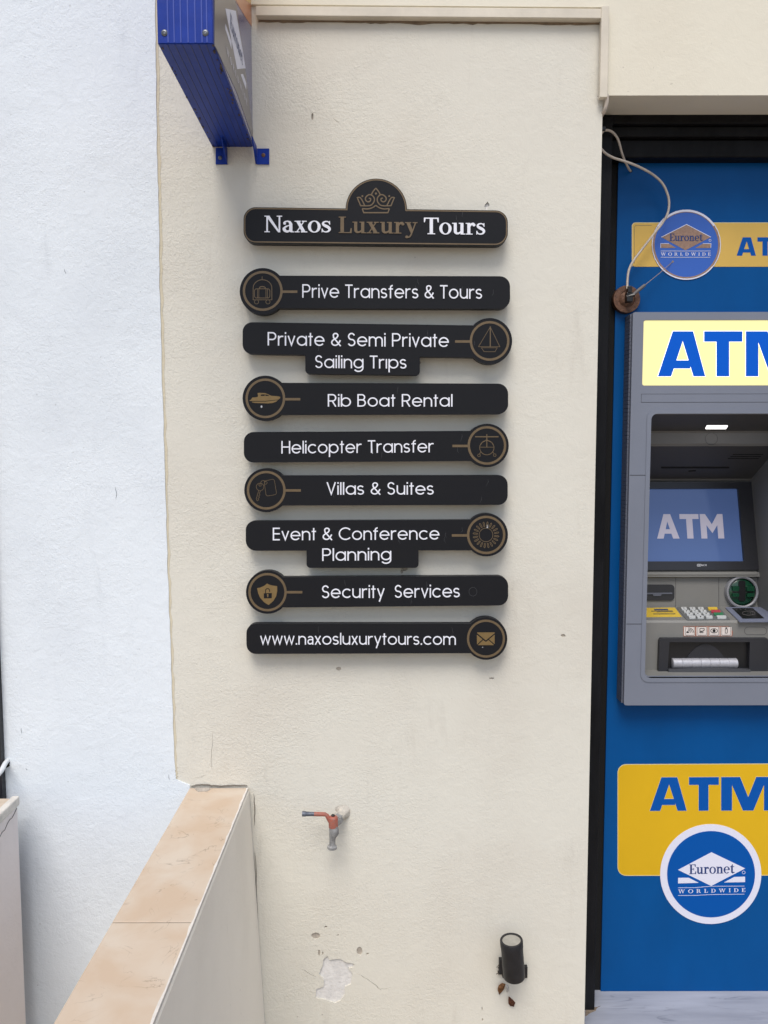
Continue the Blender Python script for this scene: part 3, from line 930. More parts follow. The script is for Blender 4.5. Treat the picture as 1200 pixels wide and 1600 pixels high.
# ------------------------------------------------------------------ black sign boards
T_B = 0.032          # front of the boards; 20 mm thick on hidden spacers
pb = W(-T_B)
GR = 'black sign boards stacked on the beige wall'
def board(label, polys, gold, icon, texts, base, name='sign_board', scuffs=(), font=geo, letters='letter', filled=False):
    t = thing(name, tuple(pb.P(*base) + Vector((0, T_B, 0))), label, 'sign', GR)
    sh = union(polys)
    bm = bmesh.new()
    slab(bm, sh, pb, 0, -.020)
    es = [e for e in bm.edges if len(e.link_faces) == 2 and e.calc_face_angle(0) > 1.2 and all(abs(v.co.y + T_B) < 1e-5 for v in e.verts)]
    bmesh.ops.bevel(bm, geom=es, offset=.0007, segments=2, affect='EDGES')
    obj('board', bm, M['board'], t)
    xs, ys = [p[0] for p in polys[0]], [p[1] for p in polys[0]]
    for fx in (.2, .8):
        c = pb.P(min(xs) + (max(xs) - min(xs)) * fx, (min(ys) + max(ys)) / 2)
        boxo('spacer', M['board'], t, c.x - .012, c.x + .012, -.0122, -.0002, c.z - .010, c.z + .010)
    if gold: slabo('gold_ring', union(gold), pb, M['gold'], t, .0004, -.0002)
    if icon: slabo('icon', union(icon) if isinstance(icon, list) else icon, pb, M['gold_icon'] if filled else M['gold'], t, .0005, -.0002)
    for k, s in enumerate(texts):
        slabo('lettering', s, pb, M[letters], t, .0012, -.0002)
    for k in range(4):
        x_ = random.uniform(min(xs) + 15, max(xs) - 20); y_ = random.uniform(min(ys) + 4, max(ys) - 14)
        slabo('scratch', union(ribbon([(x_, y_), (x_ + random.uniform(-1.5, 1.5), y_ + random.uniform(3, 7)), (x_ + random.uniform(-3, 3), y_ + random.uniform(8, 12))], [.2, .5, .2])), pb, M['dull'], t, .0002, -.0002)
    if scuffs:
        slabo('scuff', union(list(scuffs)), pb, M['scuff'], t, .0003, -.0002)
    return t, sh
def badge(cx, cy, ro, sx0, sx1, sy):
    w = 3.6
    return circ(cx, cy, ro - w / 2, w, n=44) + [rect(sx0, sy - 1.9, sx1, sy + 1.9)]

# title
tp = [rquad([(380.5, 323.5), (793.5, 329), (793.5, 384), (380.5, 379.8)], [19, 19, 20, 19], 8), disc(588, 327, 48, n=56)]
t_sh = union(tp)
def inset(loop, d):
    n = len(loop); out = []
    ar = sum(a[0] * b[1] - b[0] * a[1] for a, b in zip(loop, loop[1:] + loop[:1]))
    sg = 1 if ar > 0 else -1
    for i in range(n):
        a, p, b = Vector(loop[i - 1]), Vector(loop[i]), Vector(loop[(i + 1) % n])
        d1, d2 = (p - a).normalized(), (b - p).normalized()
        m = (Vector((-d1.y, d1.x)) + Vector((-d2.y, d2.x))).normalized()
        k = min(1.5, 1 / max(.3, m.dot(Vector((-d1.y, d1.x)))))
        out.append(tuple(p + m * (sg * d * k)))
    return out
lp = max(outline(*t_sh), key=len)
lp = [p for i, p in enumerate(lp) if (Vector(p) - Vector(lp[i - 1])).length > .05]
o1, o2 = inset(lp, 1.0), inset(lp, 2.9)
trim = [[o1[i - 1], o1[i], o2[i], o2[i - 1]] for i in range(len(o1))]
def cr10(p): return [(530 + x / 10.0, 270 + y / 10.0) for x, y in p]
crown = []
for m in (lambda x: x, lambda x: 1144 - x):
    f = lambda pts: [(m(x), y) for x, y in pts]
    for pts, cl_ in (([(285, 385), (335, 395), (395, 505), (400, 520)], 0),
                     ([(280, 382), (335, 515), (440, 518)], 0),
                     ([(440, 518), (500, 505), (545, 450), (545, 390), (500, 345), (450, 350), (412, 390), (415, 430), (450, 455), (485, 440), (490, 405), (462, 395)], 0),
                     ([(500, 345), (530, 290), (572, 240)], 0),
                     ([(360, 560), (450, 565), (520, 545), (572, 510)], 0),
                     ([(360, 560), (385, 628)], 0)):
        p2 = f(pts)
        p2 = spline([(a, b) for a, b in p2], 4) if len(pts) > 3 else p2
        crown += ribbon(cr10([(q[0], q[1]) for q in p2]), 1.75)
    crown.append(cr10(disc(m(362), 365, 15, n=10)))
crown += ribbon(cr10([(378, 624), (766, 624)]), 1.9) + [cr10(disc(573, 325, 16, n=10))]
t_, _ = board('wide black title board with gold trim and domed top bearing a crown', tp, trim, crown,
              [text_shape('Naxos', serif, 413.3, 363, 517.4, 363.4, 25.8, .03), text_shape('Tours', serif, 662.3, 366, 758.4, 366.9, 25.8, .03)],
              (588, 383), name='title_sign_board')
slabo('lettering', text_shape('Luxury', serif, 529.3, 364.2, 652.3, 365.4, 25.6, .03), pb, M['gold'], t_, .0012, -.0002)['label'] = 'gold serif lettering between the white words'

# 1 transfers
def c12(p): return [(366 + x / 12.0, 410 + y / 12.0) for x, y in p]
def rs(p, w): return ribbon(p, w)
ic = rs(c12([(523, 265), (523, 325)]), .85) + rs(c12([(355, 705), (355, 480)] + [(530 + 175 * math.cos(a), 480 - 155 * math.sin(a)) for a in [PI - PI * k / 14 for k in range(1, 14)]] + [(705, 480), (705, 705)]), 1.05)
ic += rs(c12([(355, 702), (705, 702)]), .9) + circ(*c12([(418, 740)])[0], 3.3, .8, n=14) + circ(*c12([(632, 740)])[0], 3.3, .8, n=14)
ic += ribbon(c12(rrect(380, 495, 668, 668, 40)), 1.0, True)
for x in (437, 462, 595, 622): ic += rs(c12([(x, 495), (x, 668)]), .8)
ic += rs(c12([(470, 493), (478, 468), (500, 455), (550, 455), (575, 465), (585, 493)]), 1.3)
board('long black board lettered Prive Transfers & Tours with a luggage trolley badge', [rquad([(420, 430.6), (797, 431.6), (797, 482.6), (420, 481.6)], [2, 16, 16, 2]), disc(410.5, 455.2, 36, 36.5, 44)],
      badge(410.5, 454.6, 31.2, 440, 464.6, 455.8), ic, [text_shape('Prive Transfers & Tours', geo, 472.3, 465.2, 753.3, 467, 21, .1)], (590, 482))
# 2 sailing
def c8(p): return [(720 + x / 6.15, 480 + y / 6.15) for x, y in p]
ic = rs(c8([(170, 380), (283, 190), (375, 380), (170, 380)]), .75) + rs(c8([(283, 185), (283, 382)]), 1.5) + ribbon(c8([(197, 390), (350, 390), (328, 428), (225, 428)]), .7, True)
board('black board lettered Private & Semi Private Sailing Trips with a sailboat badge', [rquad([(379, 503.2), (770, 508.8), (770, 559.2), (379, 553)], [15, 2, 2, 15]), disc(765, 533, 35.3, 36.2, 44), rquad([(477, 545), (656, 545), (656, 586.4), (477, 584)], [1, 1, 6, 6])],
      badge(765, 532.7, 31, 711, 735, 533.6), ic, [text_shape('Private & Semi Private', geo, 418.3, 539.9, 701.3, 542.4, 21, .1), text_shape('Sailing Tr\u0131ps', geo, 492, 575.1, 635.3, 576, 20, .1)], (570, 585))
# 3 rib boat
def c4(p): return [(366 + x / 6.81, 575 + y / 6.81) for x, y in p]
hull = [(162, 345), (178, 338), (192, 315), (245, 310), (255, 300), (248, 268), (270, 264), (330, 268), (365, 282), (395, 296), (470, 302), (490, 308), (488, 320), (470, 336), (380, 345), (330, 350), (165, 351)]
keel = [(188, 358), (335, 357), (395, 350), (465, 341), (445, 358), (410, 372), (360, 377), (220, 372), (192, 366)]
wins = [[(278, 297), (290, 281), (325, 280), (325, 298)], [(331, 298), (331, 280), (352, 284), (378, 298)]]
boat = merge(evenodd([c4(hull)] + [c4(w) for w in wins]), union([c4(keel)]))
board('black board lettered Rib Boat Rental with a gold motorboat badge', [rquad([(425, 598), (794, 599.4), (794, 647.2), (425, 648.2)], [2, 16, 16, 2]), disc(414.4, 622.3, 35.4, n=44)],
      badge(414.6, 622.4, 31, 444, 469.2, 623.8), boat, [text_shape('Rib Boat Rental', geo, 512.2, 635.4, 707, 635.4, 19.6, .1)], (590, 648), filled=True,
      scuffs=[c4(disc(290, 411, 10, 13, 8))])
# 4 helicopter
ic = rs(c8([(138, 1245), (362, 1245)]), 1.6) + rs(c8([(250, 1220), (250, 1345)]), 1.3) + circ(*c8([(250, 1350)])[0], 11.2, .9, n=26) + rs(c8([(180, 1345), (322, 1345)]), .8)
ic += rs(c8([(190, 1325), (205, 1300), (235, 1285), (250, 1270), (265, 1285), (297, 1300), (312, 1325)]), .8)
ic += rs(c8([(193, 1390), (178, 1412)]), .8) + rs(c8([(308, 1390), (322, 1412)]), .8) + circ(*c8([(175, 1424)])[0], 2.1, .7, n=12) + circ(*c8([(326, 1422)])[0], 2.1, .7, n=12)
board('black board lettered Helicopter Transfer with a helicopter badge', [rquad([(381, 675), (765, 673), (765, 720.2), (381, 722.8)], [15, 2, 2, 15]), disc(761, 696, 34, n=44)],
      badge(760.8, 696, 30.2, 707, 732, 696.8), ic, [text_shape('Helicopter Transfer', geo, 439.7, 708.8, 677.6, 706.8, 19.8, .1)], (575, 721),
      scuffs=[[(580, 690), (581.2, 690), (582.6, 709), (581.6, 709)]])
# 5 villas
ic = circ(*c4([(275, 1265)])[0], 5.9, .65, n=20) + circ(*c4([(275, 1245)])[0], 1.9, .6, n=12)
ic += rs(c4([(262, 1302), (234, 1392), (245, 1414), (262, 1402), (252, 1390), (268, 1378), (260, 1362), (274, 1350), (266, 1335), (280, 1310)]), .65)
ic += ribbon(c4(rquad([(318, 1203), (425, 1180), (452, 1345), (340, 1365)], 22)), .6, True) + circ(*c4([(335, 1222)])[0], 2.2, .6, n=12) + rs(c4([(280, 1228), (290, 1203), (315, 1195), (330, 1215)]), .6)
board('black board lettered Villas & Suites with a key badge', [rquad([(425, 743), (793.3, 742.2), (793.3, 789), (425, 790)], [2, 15, 15, 2]), disc(416, 766, 34.4, n=44)],
      badge(416, 766, 30.3, 445, 470, 766.3), ic, [text_shape('Villas & Suites', geo, 510.3, 773, 677.8, 772.8, 19.6, .1)], (590, 789))
# 6 event
def c6(p): return [(700 + x / 6.4, 790 + y / 6.4) for x, y in p]
ic = circ(*c6([(380, 293)])[0], 10.7, .8, n=28)
ex, ey = c6([(380, 293)])[0]
for k in range(20):
    a = 2 * PI * k / 20 + .12
    u, v = Vector((math.cos(a), math.sin(a))), Vector((-math.sin(a), math.cos(a)))
    p = Vector((ex, ey))
    ic += ribbon([tuple(p + u * r + v * s) for r, s in ((13.8, -.8), (19.2, -1.0), (20.4, 0), (19.2, 1.0), (13.8, .8), (13.2, 0))], .8, True)
board('black board lettered Event & Conference Planning with a ring of capsules badge', [rquad([(384, 814), (765, 812.2), (765, 860), (384, 860.6)], [14, 2, 2, 16]), disc(760, 835.8, 33.7, n=44), rquad([(479, 850), (654, 850), (654, 887.4), (479, 887.4)], [1, 1, 6, 6])],
      badge(759.6, 835.8, 30, 706, 731, 836.6), ic, [text_shape('Event & Conference', geo, 426.3, 844.3, 686.6, 843, 19.8, .1), text_shape('Planning', geo, 503.4, 876.4, 611.4, 875.2, 19.6, .1)], (570, 887),
      scuffs=[c6([(388, 195), (402, 190), (400, 222), (386, 226)])])
# 7 security
def c9(p): return [(366 + x / 10.9, 880 + y / 10.9) for x, y in p]
shield = [(560, 345), (590, 362), (640, 378), (732, 392), (732, 470), (715, 560), (665, 645), (585, 712), (510, 665), (440, 585), (405, 500), (390, 425), (450, 412), (510, 385)]
lock = [(502, 515), (525, 510), (525, 470)] + [(568 + 43 * math.cos(a), 470 - 45 * math.sin(a)) for a in [PI - PI * k / 8 for k in range(1, 8)]] + [(611, 470), (611, 488), (597, 488), (597, 470)] + [(568 + 28 * math.cos(a), 470 - 30 * math.sin(a)) for a in [PI * k / 8 for k in range(1, 8)]] + [(539, 470), (539, 510), (642, 508), (640, 598), (505, 600)]
sh = merge(evenodd([c9(shield), c9(lock)]), union([c9(disc(570, 540, 14, 16, 10)), c9([(565, 545), (577, 545), (580, 578), (562, 578)])]))
t_, _ = board('black board lettered Security Services with a gold shield and padlock badge', [rquad([(425, 902), (794, 900), (794, 946), (425, 949.4)], [2, 15, 15, 2]), disc(418, 925.4, 33.7, n=44)],
      badge(418, 925.2, 30, 447, 472.4, 925.3), sh, [text_shape('Security', geo, 502.6, 934.6, 601, 934, 20, .1), text_shape('Services', geo, 616.3, 934, 718.6, 933.2, 20, .1)], (590, 947), filled=True)
slabo('residue_ring', union(circ(739, 924.5, 6.2, .5, 6.8, 24)), pb, M['dull'], t_, .0003, -.0002)
# 8 address
env = [c6([(292, 1268), (466, 1268), (466, 1276), (378, 1348), (292, 1276)]), c6([(288, 1290), (345, 1337), (290, 1388)]), c6([(466, 1290), (466, 1385), (410, 1337)]), c6([(298, 1395), (352, 1344), (378, 1364), (404, 1344), (458, 1392), (455, 1395)])]
board('lowest black board lettered with a web address and an envelope badge', [rquad([(385, 975), (765, 974.8), (765, 1020.6), (385, 1021.8)], [14, 2, 2, 15]), disc(759.5, 997.8, 33.2, n=44)],
      circ(759.3, 997.8, 28, 3.4, n=44), env, [text_shape('www.naxosluxurytours.com', geo_url, 406.6, 1007, 712.2, 1007.4, 18.4, .10)], (570, 1021), filled=True,
      scuffs=[c6(disc(346, 1417, 7, 3, 8))])

# ------------------------------------------------------------------ projecting blue box sign
zb = EYE + .651
c4w = {}
plb = Plane((0, 0, zb), (0, 0, 1))
FL, FR, BR, BL = plb.P(246.4, 68.5), plb.P(333.2, 68.5), plb.P(399.0, 240.5), plb.P(337.0, 239.8)
sg = thing('projecting_sign', tuple((BL + BR) / 2), 'blue metal box sign projecting from the wall above the black boards', 'sign')
HT = .50
bm = bmesh.new()
lo = [bm.verts.new(p) for p in (FL, FR, BR, BL)]
hi = [bm.verts.new(p + Vector((0, 0, HT))) for p in (FL, FR, BR, BL)]
bm.faces.new(lo); bm.faces.new(hi[::-1])
for i in range(4): bm.faces.new((lo[i], lo[(i + 1) % 4], hi[(i + 1) % 4], hi[i]))
bmesh.ops.bevel(bm, geom=bm.edges[:], offset=.0012, segments=2, affect='EDGES')
obj('box', bm, M['signblue'], sg)
bm = bmesh.new()
for k, mm in enumerate((.19, .30, .42, .55, .68, .80, .89)):      # ribs of the corrugated front
    a = FL.lerp(FR, mm)
    wd = .0009
    u = (FR - FL).normalized()
    nrm = (FR - FL).cross(Vector((0, 0, 1))).normalized()
    for p in ():
        pass
    vs = [a - u * wd, a + u * wd, a + u * wd + Vector((0, 0, HT - .004)), a - u * wd + Vector((0, 0, HT - .004))]
    f = [bm.verts.new(p + nrm * .0006 + Vector((0, 0, .002))) for p in vs]
    bk = [bm.verts.new(p - nrm * .0005 + Vector((0, 0, .002))) for p in vs]
    bm.faces.new(f); bm.faces.new(bk[::-1])
    for i in range(4): bm.faces.new((f[i], bk[i], bk[(i + 1) % 4], f[(i + 1) % 4]))
obj('front_rib', bm, M['groove'], sg)
bm = bmesh.new()
for mm, ex in ((.16, .0), (.30, 0), (.43, .0), (.58, 0), (.73, 0), (.86, 0)):
    a, b = FL.lerp(FR, mm), BL.lerp(BR, mm)
    u = (FR - FL).normalized() * .0008
    vs = [a - u, a + u, b + u, b - u]
    f = [bm.verts.new(p.lerp((a + b) / 2, .01) - Vector((0, 0, .0005))) for p in vs]
    bk = [bm.verts.new(p.lerp((a + b) / 2, .01) + Vector((0, 0, .0005))) for p in vs]
    bm.faces.new(f); bm.faces.new(bk[::-1])
    for i in range(4): bm.faces.new((f[i], bk[i], bk[(i + 1) % 4], f[(i + 1) % 4]))
obj('underside_groove', bm, M['groove_dark'], sg)
bm = bmesh.new()     # chipped, rusty lower edges
for i in range(60):
    left = random.random() < .42
    t = random.random()
    a, b = (FL, BL) if left else (FR, BR)
    c = a.lerp(b, t) + (FR - FL).normalized() * ((1 if left else -1) * random.uniform(.001, .006))
    r = random.uniform(.0008, .0042)
    v0 = [bm.verts.new(c + Vector((r * .6 * math.cos(k * 1.05) * random.uniform(.6, 1.2), r * 1.5 * math.sin(k * 1.05) * random.uniform(.6, 1.2), -.0007))) for k in range(6)]
    v1 = [bm.verts.new(v.co + Vector((0, 0, .001))) for v in v0]
    bm.faces.new(v0); bm.faces.new(v1[::-1])
    for k in range(6): bm.faces.new((v0[k], v1[k], v1[(k + 1) % 6], v0[(k + 1) % 6]))
obj('rust_chips', bm, M['rust'], sg)['kind'] = 'stuff'
def screw(parent, p, nrm, r, m, name='screw'):
    bm = bmesh.new()
    nrm = Vector(nrm).normalized()
    tube(bm, [p - nrm * .002, p + nrm * r * .12, p + nrm * r * .30, p + nrm * r * .40, p + nrm * r * .25], [r, r, r * .8, r * .40, r * .28], 14)
    o = obj(name, bm, m, parent, True)
    return o
fpl = Plane(FL, -(FR - FL).cross(Vector((0, 0, -1))))
fpl = Plane(FL, (FR - FL).cross(Vector((0, 0, 1))))
for x, y in ((257, 51.5), (321, 51.5)):
    screw(sg, fpl.P(x, y), fpl.n, .0052, M['screw'])
# right face: mauve ground with grey, orange and amber patches
rn = (BR - FR).cross(Vector((0, 0, 1))).normalized()
if rn.x < 0: rn = -rn
rp = Plane(FR, rn)
def c5(p): return [(240 + x / 5.926, y / 5.926) for x, y in p]
film = []
top = HT - .006
def rl(t, z): return FR.lerp(BR, t) + Vector((0, 0, z))
bm = bmesh.new()
def patch(bm, pts, h):
    f = [bm.verts.new(p + rn * h) for p in pts]; k = [bm.verts.new(p - rn * .0005) for p in pts]
    bm.faces.new(f); bm.faces.new(k[::-1])
    n = len(pts)
    for i in range(n): bm.faces.new((f[i], k[i], k[(i + 1) % n], f[(i + 1) % n]))
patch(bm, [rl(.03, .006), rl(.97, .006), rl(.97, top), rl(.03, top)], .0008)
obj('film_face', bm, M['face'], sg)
slabo('grey_patch', union([c5([(560, -700), (752, -700), (752, 0), (850, 700), (925, 1290), (910, 1275), (762, 845), (560, 420)])]), rp, M['face_grey'], sg, .0014, .0002)
slabo('orange_patch', union([c5([(752, 0), (700, -700), (905, -700), (903, 245), (850, 165)])]), rp, M['face_orange'], sg, .0017, .0002)
slabo('amber_patch', union([c5([(780, -40), (780, -700), (880, -700), (900, 40)])]), rp, M['face_amber'], sg, .002, .0002)
slabo('logo_print', union([c5([(655, 78), (752, 100), (843, 632), (765, 640)]), c5([(657, 225), (712, 385), (712, 455), (658, 275)]), c5([(798, 688), (820, 685), (850, 770), (848, 830)])]), rp, M['badge_white'], sg, .0019, .0002)
rl_u, rl_v = (BR - FR), Vector((0, 0, 1))
def along(x, y):      # letters run along the film from near to far
    return rp.P(*[240 + x / 5.926, y / 5.926])
def film_text(text, a, b, cap_vec, track):
    items, w = layout(text, serif, track, .3)
    V, T = [], []
    pa, pb2 = along(*a), along(*b)
    bm = bmesh.new()
    for ox, (v, t) in items:
        f = [bm.verts.new(pa + (pb2 - pa) * ((ox + x) / w) + Vector((0, 0, cap_vec * y)) + rn * .0024) for x, y in v]
        for q in t:
            bm.faces.new([f[i] for i in q])
    return bm
obj('film_lettering', film_text('Euronet', (700, 255), (815, 610), .026, .05), M['navy_letter'], sg)
obj('film_small_lettering', film_text('WORLDWIDE', (665, 490), (856, 980), .011, .55), M['badge_white'], sg)
# brackets
w_b = W(-.003)
for tab, sc, mm in (([(337, 231), (355, 231), (355, 256.5), (337, 256.5)], (344, 246.5), 'screw'), ([(401.5, 232), (420.5, 232), (420.5, 256.5), (401.5, 256.5)], (411.5, 242.5), 'screw_rust')):
    tb0 = slabo('bracket', evenodd([tab]), w_b, M['signblue'], sg, 0, -.0028)
    screw(tb0, w_b.P(*sc), (0, -1, 0), .0044, M[mm])
    q0, q1 = w_b.P(tab[2][0] if mm == 'screw' else tab[3][0], 256.5), w_b.P(tab[2][0] if mm == 'screw' else tab[3][0], 231)
    bm = bmesh.new()
    vs = [q0, Vector((q0.x, -.003, zb + .0)), Vector((q0.x, -.055, zb + .0)), Vector((q0.x, -.050, zb - .004))]
    f = [bm.verts.new(v) for v in vs]; g = [bm.verts.new(v + Vector((-.0028, 0, 0))) for v in vs]
    bm.faces.new(f); bm.faces.new(g[::-1])
    for i in range(4): bm.faces.new((f[i], g[i], g[(i + 1) % 4], f[(i + 1) % 4]))
    obj('bracket_web', bm, M['signblue'], tb0)
u = (BR - FR).normalized()
bm = bmesh.new()
for a_, w_ in ((BR, .0045),):
    vs = [a_ - u * .012 + rn * w_, a_ + rn * w_, a_ + rn * .0005, a_ - u * .012 + rn * .0005]
    f = [bm.verts.new(v + Vector((0, 0, .002))) for v in vs]; g = [bm.verts.new(v + Vector((0, 0, HT))) for v in vs]
    bm.faces.new(f); bm.faces.new(g[::-1])
    for i in range(4): bm.faces.new((f[i], g[i], g[(i + 1) % 4], f[(i + 1) % 4]))
obj('back_rail', bm, M['signblue'], sg)

# ------------------------------------------------------------------ cable trunking
tr = thing('cable_trunking', tuple(w0.P(670, 25)), 'cream plastic cable trunking along the top of the beige wall, turning down at the corner', 'trunking')
ta, tb_ = W(-.017).P(400, 9), W(-.017).P(939.5, 13.5)
bm = bmesh.new()
Hh = .0195
f = []
for p in (ta, tb_):
    f.append([bm.verts.new((p.x, y, z)) for y, z in ((-.0062, p.z), (-.0165, p.z), (-.0175, p.z - .001), (-.0175, p.z - Hh + .001), (-.0165, p.z - Hh), (-.0062 + .006, p.z - Hh), (0.0, p.z - Hh + .004), (0.0, p.z - .004))])
for i in range(8): bm.faces.new((f[0][i], f[0][(i + 1) % 8], f[1][(i + 1) % 8], f[1][i]))
bm.faces.new(f[0][::-1]); bm.faces.new(f[1])
obj('trunking_run', bm, M['trunk'], tr)
v0, v1 = W(-.02).P(938.5, 12), W(-.02).P(952.5, 12)
zt, zbm = v0.z + .004, W(-.02).P(947, 152).z
boxo('trunking_drop', M['trunk'], tr, v0.x + .002, v1.x - .0005, -.0205, -.0062, zbm, zt, bevel=.0012)
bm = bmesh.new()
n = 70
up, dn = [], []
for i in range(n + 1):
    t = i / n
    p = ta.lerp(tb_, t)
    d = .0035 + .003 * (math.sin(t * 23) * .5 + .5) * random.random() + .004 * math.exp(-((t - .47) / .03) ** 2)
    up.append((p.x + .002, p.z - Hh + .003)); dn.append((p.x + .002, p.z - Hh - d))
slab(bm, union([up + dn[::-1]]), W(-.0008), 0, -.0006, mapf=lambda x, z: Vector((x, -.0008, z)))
obj('trunk_shade_line', bm, M['trunk_shade'], tr)  # shade under the trunking, painted on the wall as an uneven brown strip
bm = bmesh.new()
tube(bm, [tuple(p) for p in spline([W(-.013).P(948, 148), W(-.012).P(948, 160), W(-.006).P(945, 172), W(.01).P(940, 180), W(.03).P(936, 186)], 5)], .0042, 10)
obj('cable_end', bm, M['cable'], tr, True)
bm = bmesh.new()
tube(bm, [tuple(p) for p in spline([W(-.004).P(934, 151), W(-.012).P(938, 146), W(-.012).P(940, 140), W(-.004).P(941, 150), W(-.008).P(936, 144), W(-.004).P(938, 152)], 5)], .0011, 6)
obj('wire_tie', bm, M['wire'], tr, True)
tag(tr, None, None)

# ------------------------------------------------------------------ blue cladding panel of the doorway
pp = W(YP)
bx0 = pp.P(957.5, 670).x
pan = thing('blue_panel', ((bx0 + 1.6) / 2, YP, SILL_Z), 'blue cladding panel filling the doorway around the cash machine', 'panel')
AX, FXL, FXR = .800, .5735, 1.0265        # cash machine axis and fascia sides
YF = .100
yf = W(YF)
FT, FB = yf.P(1090, 487.5).z, yf.P(1090, 1102).z
slabo('sheet', evenodd([rect(bx0, SILL_Z + .0008, 1.6195, HZ - .0005), rect(FXL + .02, FB + .02, FXR - .02, FT - .02)]), pp, M['blue'], pan, 0, -.012, mapf=lambda x, z: Vector((x, YP, z)))
# upper band and badge
slabo('faded_band', union([rrect(988, 348.5, 1330, 416.8, 4.5)]), pp, M['yellow_faded'], pan, .0006, -.0002)
slabo('band_outline', union(ribbon([(987.6, 416.5), (987.6, 352), (990, 349), (993, 348.3), (1330, 348.3)], 1.0)), pp, M['film_edge'], pan, .0008, -.0002)
slabo('band_stitching', union(ribbon([(991, 412), (991, 355), (993, 352.4), (1018, 352.2)], .45)), pp, M['relief'], pan, .0009, -.0002)
slabo('band_lettering', text_shape('ATM', wide, 1150.8, 399.6, 1254, 399.6, 28.6, .09), pp, M['film_letter'], pan, .001, -.0002)
up_b = slabo('upper_badge', union([disc(1072, 382.6, 53.9, 54.8, 64)]), pp, M['badge_blue_faded'], pan, .0014, -.0002)
bc = (1072, 382.6)
slabo('badge_ring', union(circ(*bc, 51.6, 4.0, 52.5, 64)), pp, M['badge_tan'], up_b, .0018, 0)
seg = lambda a0, a1, r, w: ribbon(arc(bc[0], bc[1], r, a0, a1, r * 1.016, 30), w)
slabo('badge_ring_rim', union(seg(0, 359.9, 53.4, 1.1) + seg(212, 326, 52.2, 3.2) + seg(40, 140, 53.0, 1.8)), pp, M['badge_white'], up_b, .0021, 0)
def c96(p): return [(1005 + x / 9.6, 325 + y / 9.6) for x, y in p]
dia = c96([(645, 250), (1010, 440), (630, 637), (268, 440)])
b1, b2 = c96([(258, 537), (380, 537), (490, 602), (258, 602)]), c96([(1012, 537), (890, 537), (775, 604), (1008, 602)])
slabo('badge_diamond', union([dia, b1, b2]), pp, M['badge_tan'], up_b, .0018, 0)
slabo('diamond_edge', union(ribbon([dia[3], dia[0], dia[1]], .9) + ribbon([b1[3], b1[0], b1[1]], .7) + ribbon([b2[1], b2[0], b2[3]], .7)), pp, M['badge_white'], up_b, .0022, 0)
slabo('badge_name', text_shape('Euronet', serif, 1045.6, 376.8, 1097.2, 376.6, 11.4, .03), pp, M['navy_letter'], up_b, .0024, 0)
lines = [rect(1031.9, 392.2, 1110, 392.8), rect(1031.9, 402, 1109, 402.6)]
slabo('badge_small_print', merge(text_shape('WORLDWIDE', serif, 1032.2, 399.8, 1110, 399.8, 4.9, .62), union(lines + circ(1108.9, 376, 1.7, .5, n=12))), pp, M['badge_white'], up_b, .002, 0)
# lower band and badge
slabo('yellow_band', union([rquad([(965.2, 1194.4), (1340, 1192.8), (1340, 1367), (965.2, 1367.8)], [13, 4, 4, 13])]), pp, M['yellow'], pan, .0006, -.0002)
lo_l = text_shape('ATM', wide, 1015.2, 1266.8, 1211, 1266, 52.4, .065)
slabo('band_lettering', lo_l, pp, M['film_letter'], pan, .001, -.0002)
lp2 = []
for l in outline(*lo_l): lp2 += ribbon(l, .9, True)
slabo('lettering_outline', union(lp2), pp, M['film_edge'], pan, .0008, -.0002)
slabo('band_edge', union(ribbon(rquad([(965.2, 1194.4), (1340, 1192.8), (1340, 1367), (965.2, 1367.8)], [13, 4, 4, 13]), .9, True)), pp, M['film_edge'], pan, .0009, -.0002)
lo_b = slabo('lower_badge', union([disc(1110.2, 1365.3, 79, 77.9, 72)]), pp, M['badge_white'], pan, .0014, -.0002)
slabo('badge_field', union([disc(1110.6, 1365.4, 68.6, 67.4, 72)]), pp, M['badge_blue'], lo_b, .0018, 0)
def c66(p): return [(1020 + x / 6.667, 1280 + y / 6.667) for x, y in p]
slabo('badge_diamond', union([c66([(608, 340), (958, 508), (604, 690), (260, 523)]), c66([(260, 606), (372, 606), (475, 658), (260, 664)]), c66([(957, 594), (845, 597), (740, 654), (957, 650)])]), pp, M['badge_white'], lo_b, .0022, 0)
slabo('badge_name', text_shape('Euronet', serif, 1076.3, 1365, 1146.8, 1363.4, 15, .03), pp, M['navy_letter'], lo_b, .0026, 0)
slabo('badge_small_print', merge(text_shape('WORLDWIDE', serif, 1059.3, 1395.1, 1164, 1392.8, 5.8, .62), union(ribbon(c66([(260, 710), (440, 708), (600, 694), (950, 692)]), .55) + ribbon(c66([(260, 790), (440, 789), (600, 780), (950, 776)]), .55) + circ(1161.4, 1362.5, 2.3, .55, n=14))), pp, M['badge_white'], lo_b, .0022, 0)

# ------------------------------------------------------------------ cash machine
atm = thing('cash_machine', (AX, YF, FB), 'grey wall mounted cash machine with a lit yellow sign above its screen recess', 'cash machine')
OL, OR, OT, OB = .6215, .9785, EYE + .088, EYE - .5385
def xz(Y): return lambda x, z: Vector((x, Y, z))
bm = bmesh.new()
slab(bm, evenodd([rrect(FXL, FB, FXR, FT, .006), rrect(OL, OB, OR, OT, .014, 8), rrect(.5985, EYE + .1527, 1.0015, EYE + .3025, .005)]), yf, 0, -(YP - YF) + .0005, mapf=xz(YF))
es = [e for e in bm.edges if len(e.link_faces) == 2 and e.calc_face_angle(0) > 1.2 and all(abs(v.co.y - YF) < 1e-5 for v in e.verts)]
bmesh.ops.bevel(bm, geom=es, offset=.0022, segments=3, affect='EDGES')
fas = obj('fascia', bm, M['fascia'], atm)
bm = bmesh.new()          # proud rim round the recess
slab(bm, evenodd([rrect(OL - .010, OB - .010, OR + .010, OT + .010, .020, 8), rrect(OL, OB, OR, OT, .014, 8)]), yf, .0016, -.01, mapf=xz(YF))
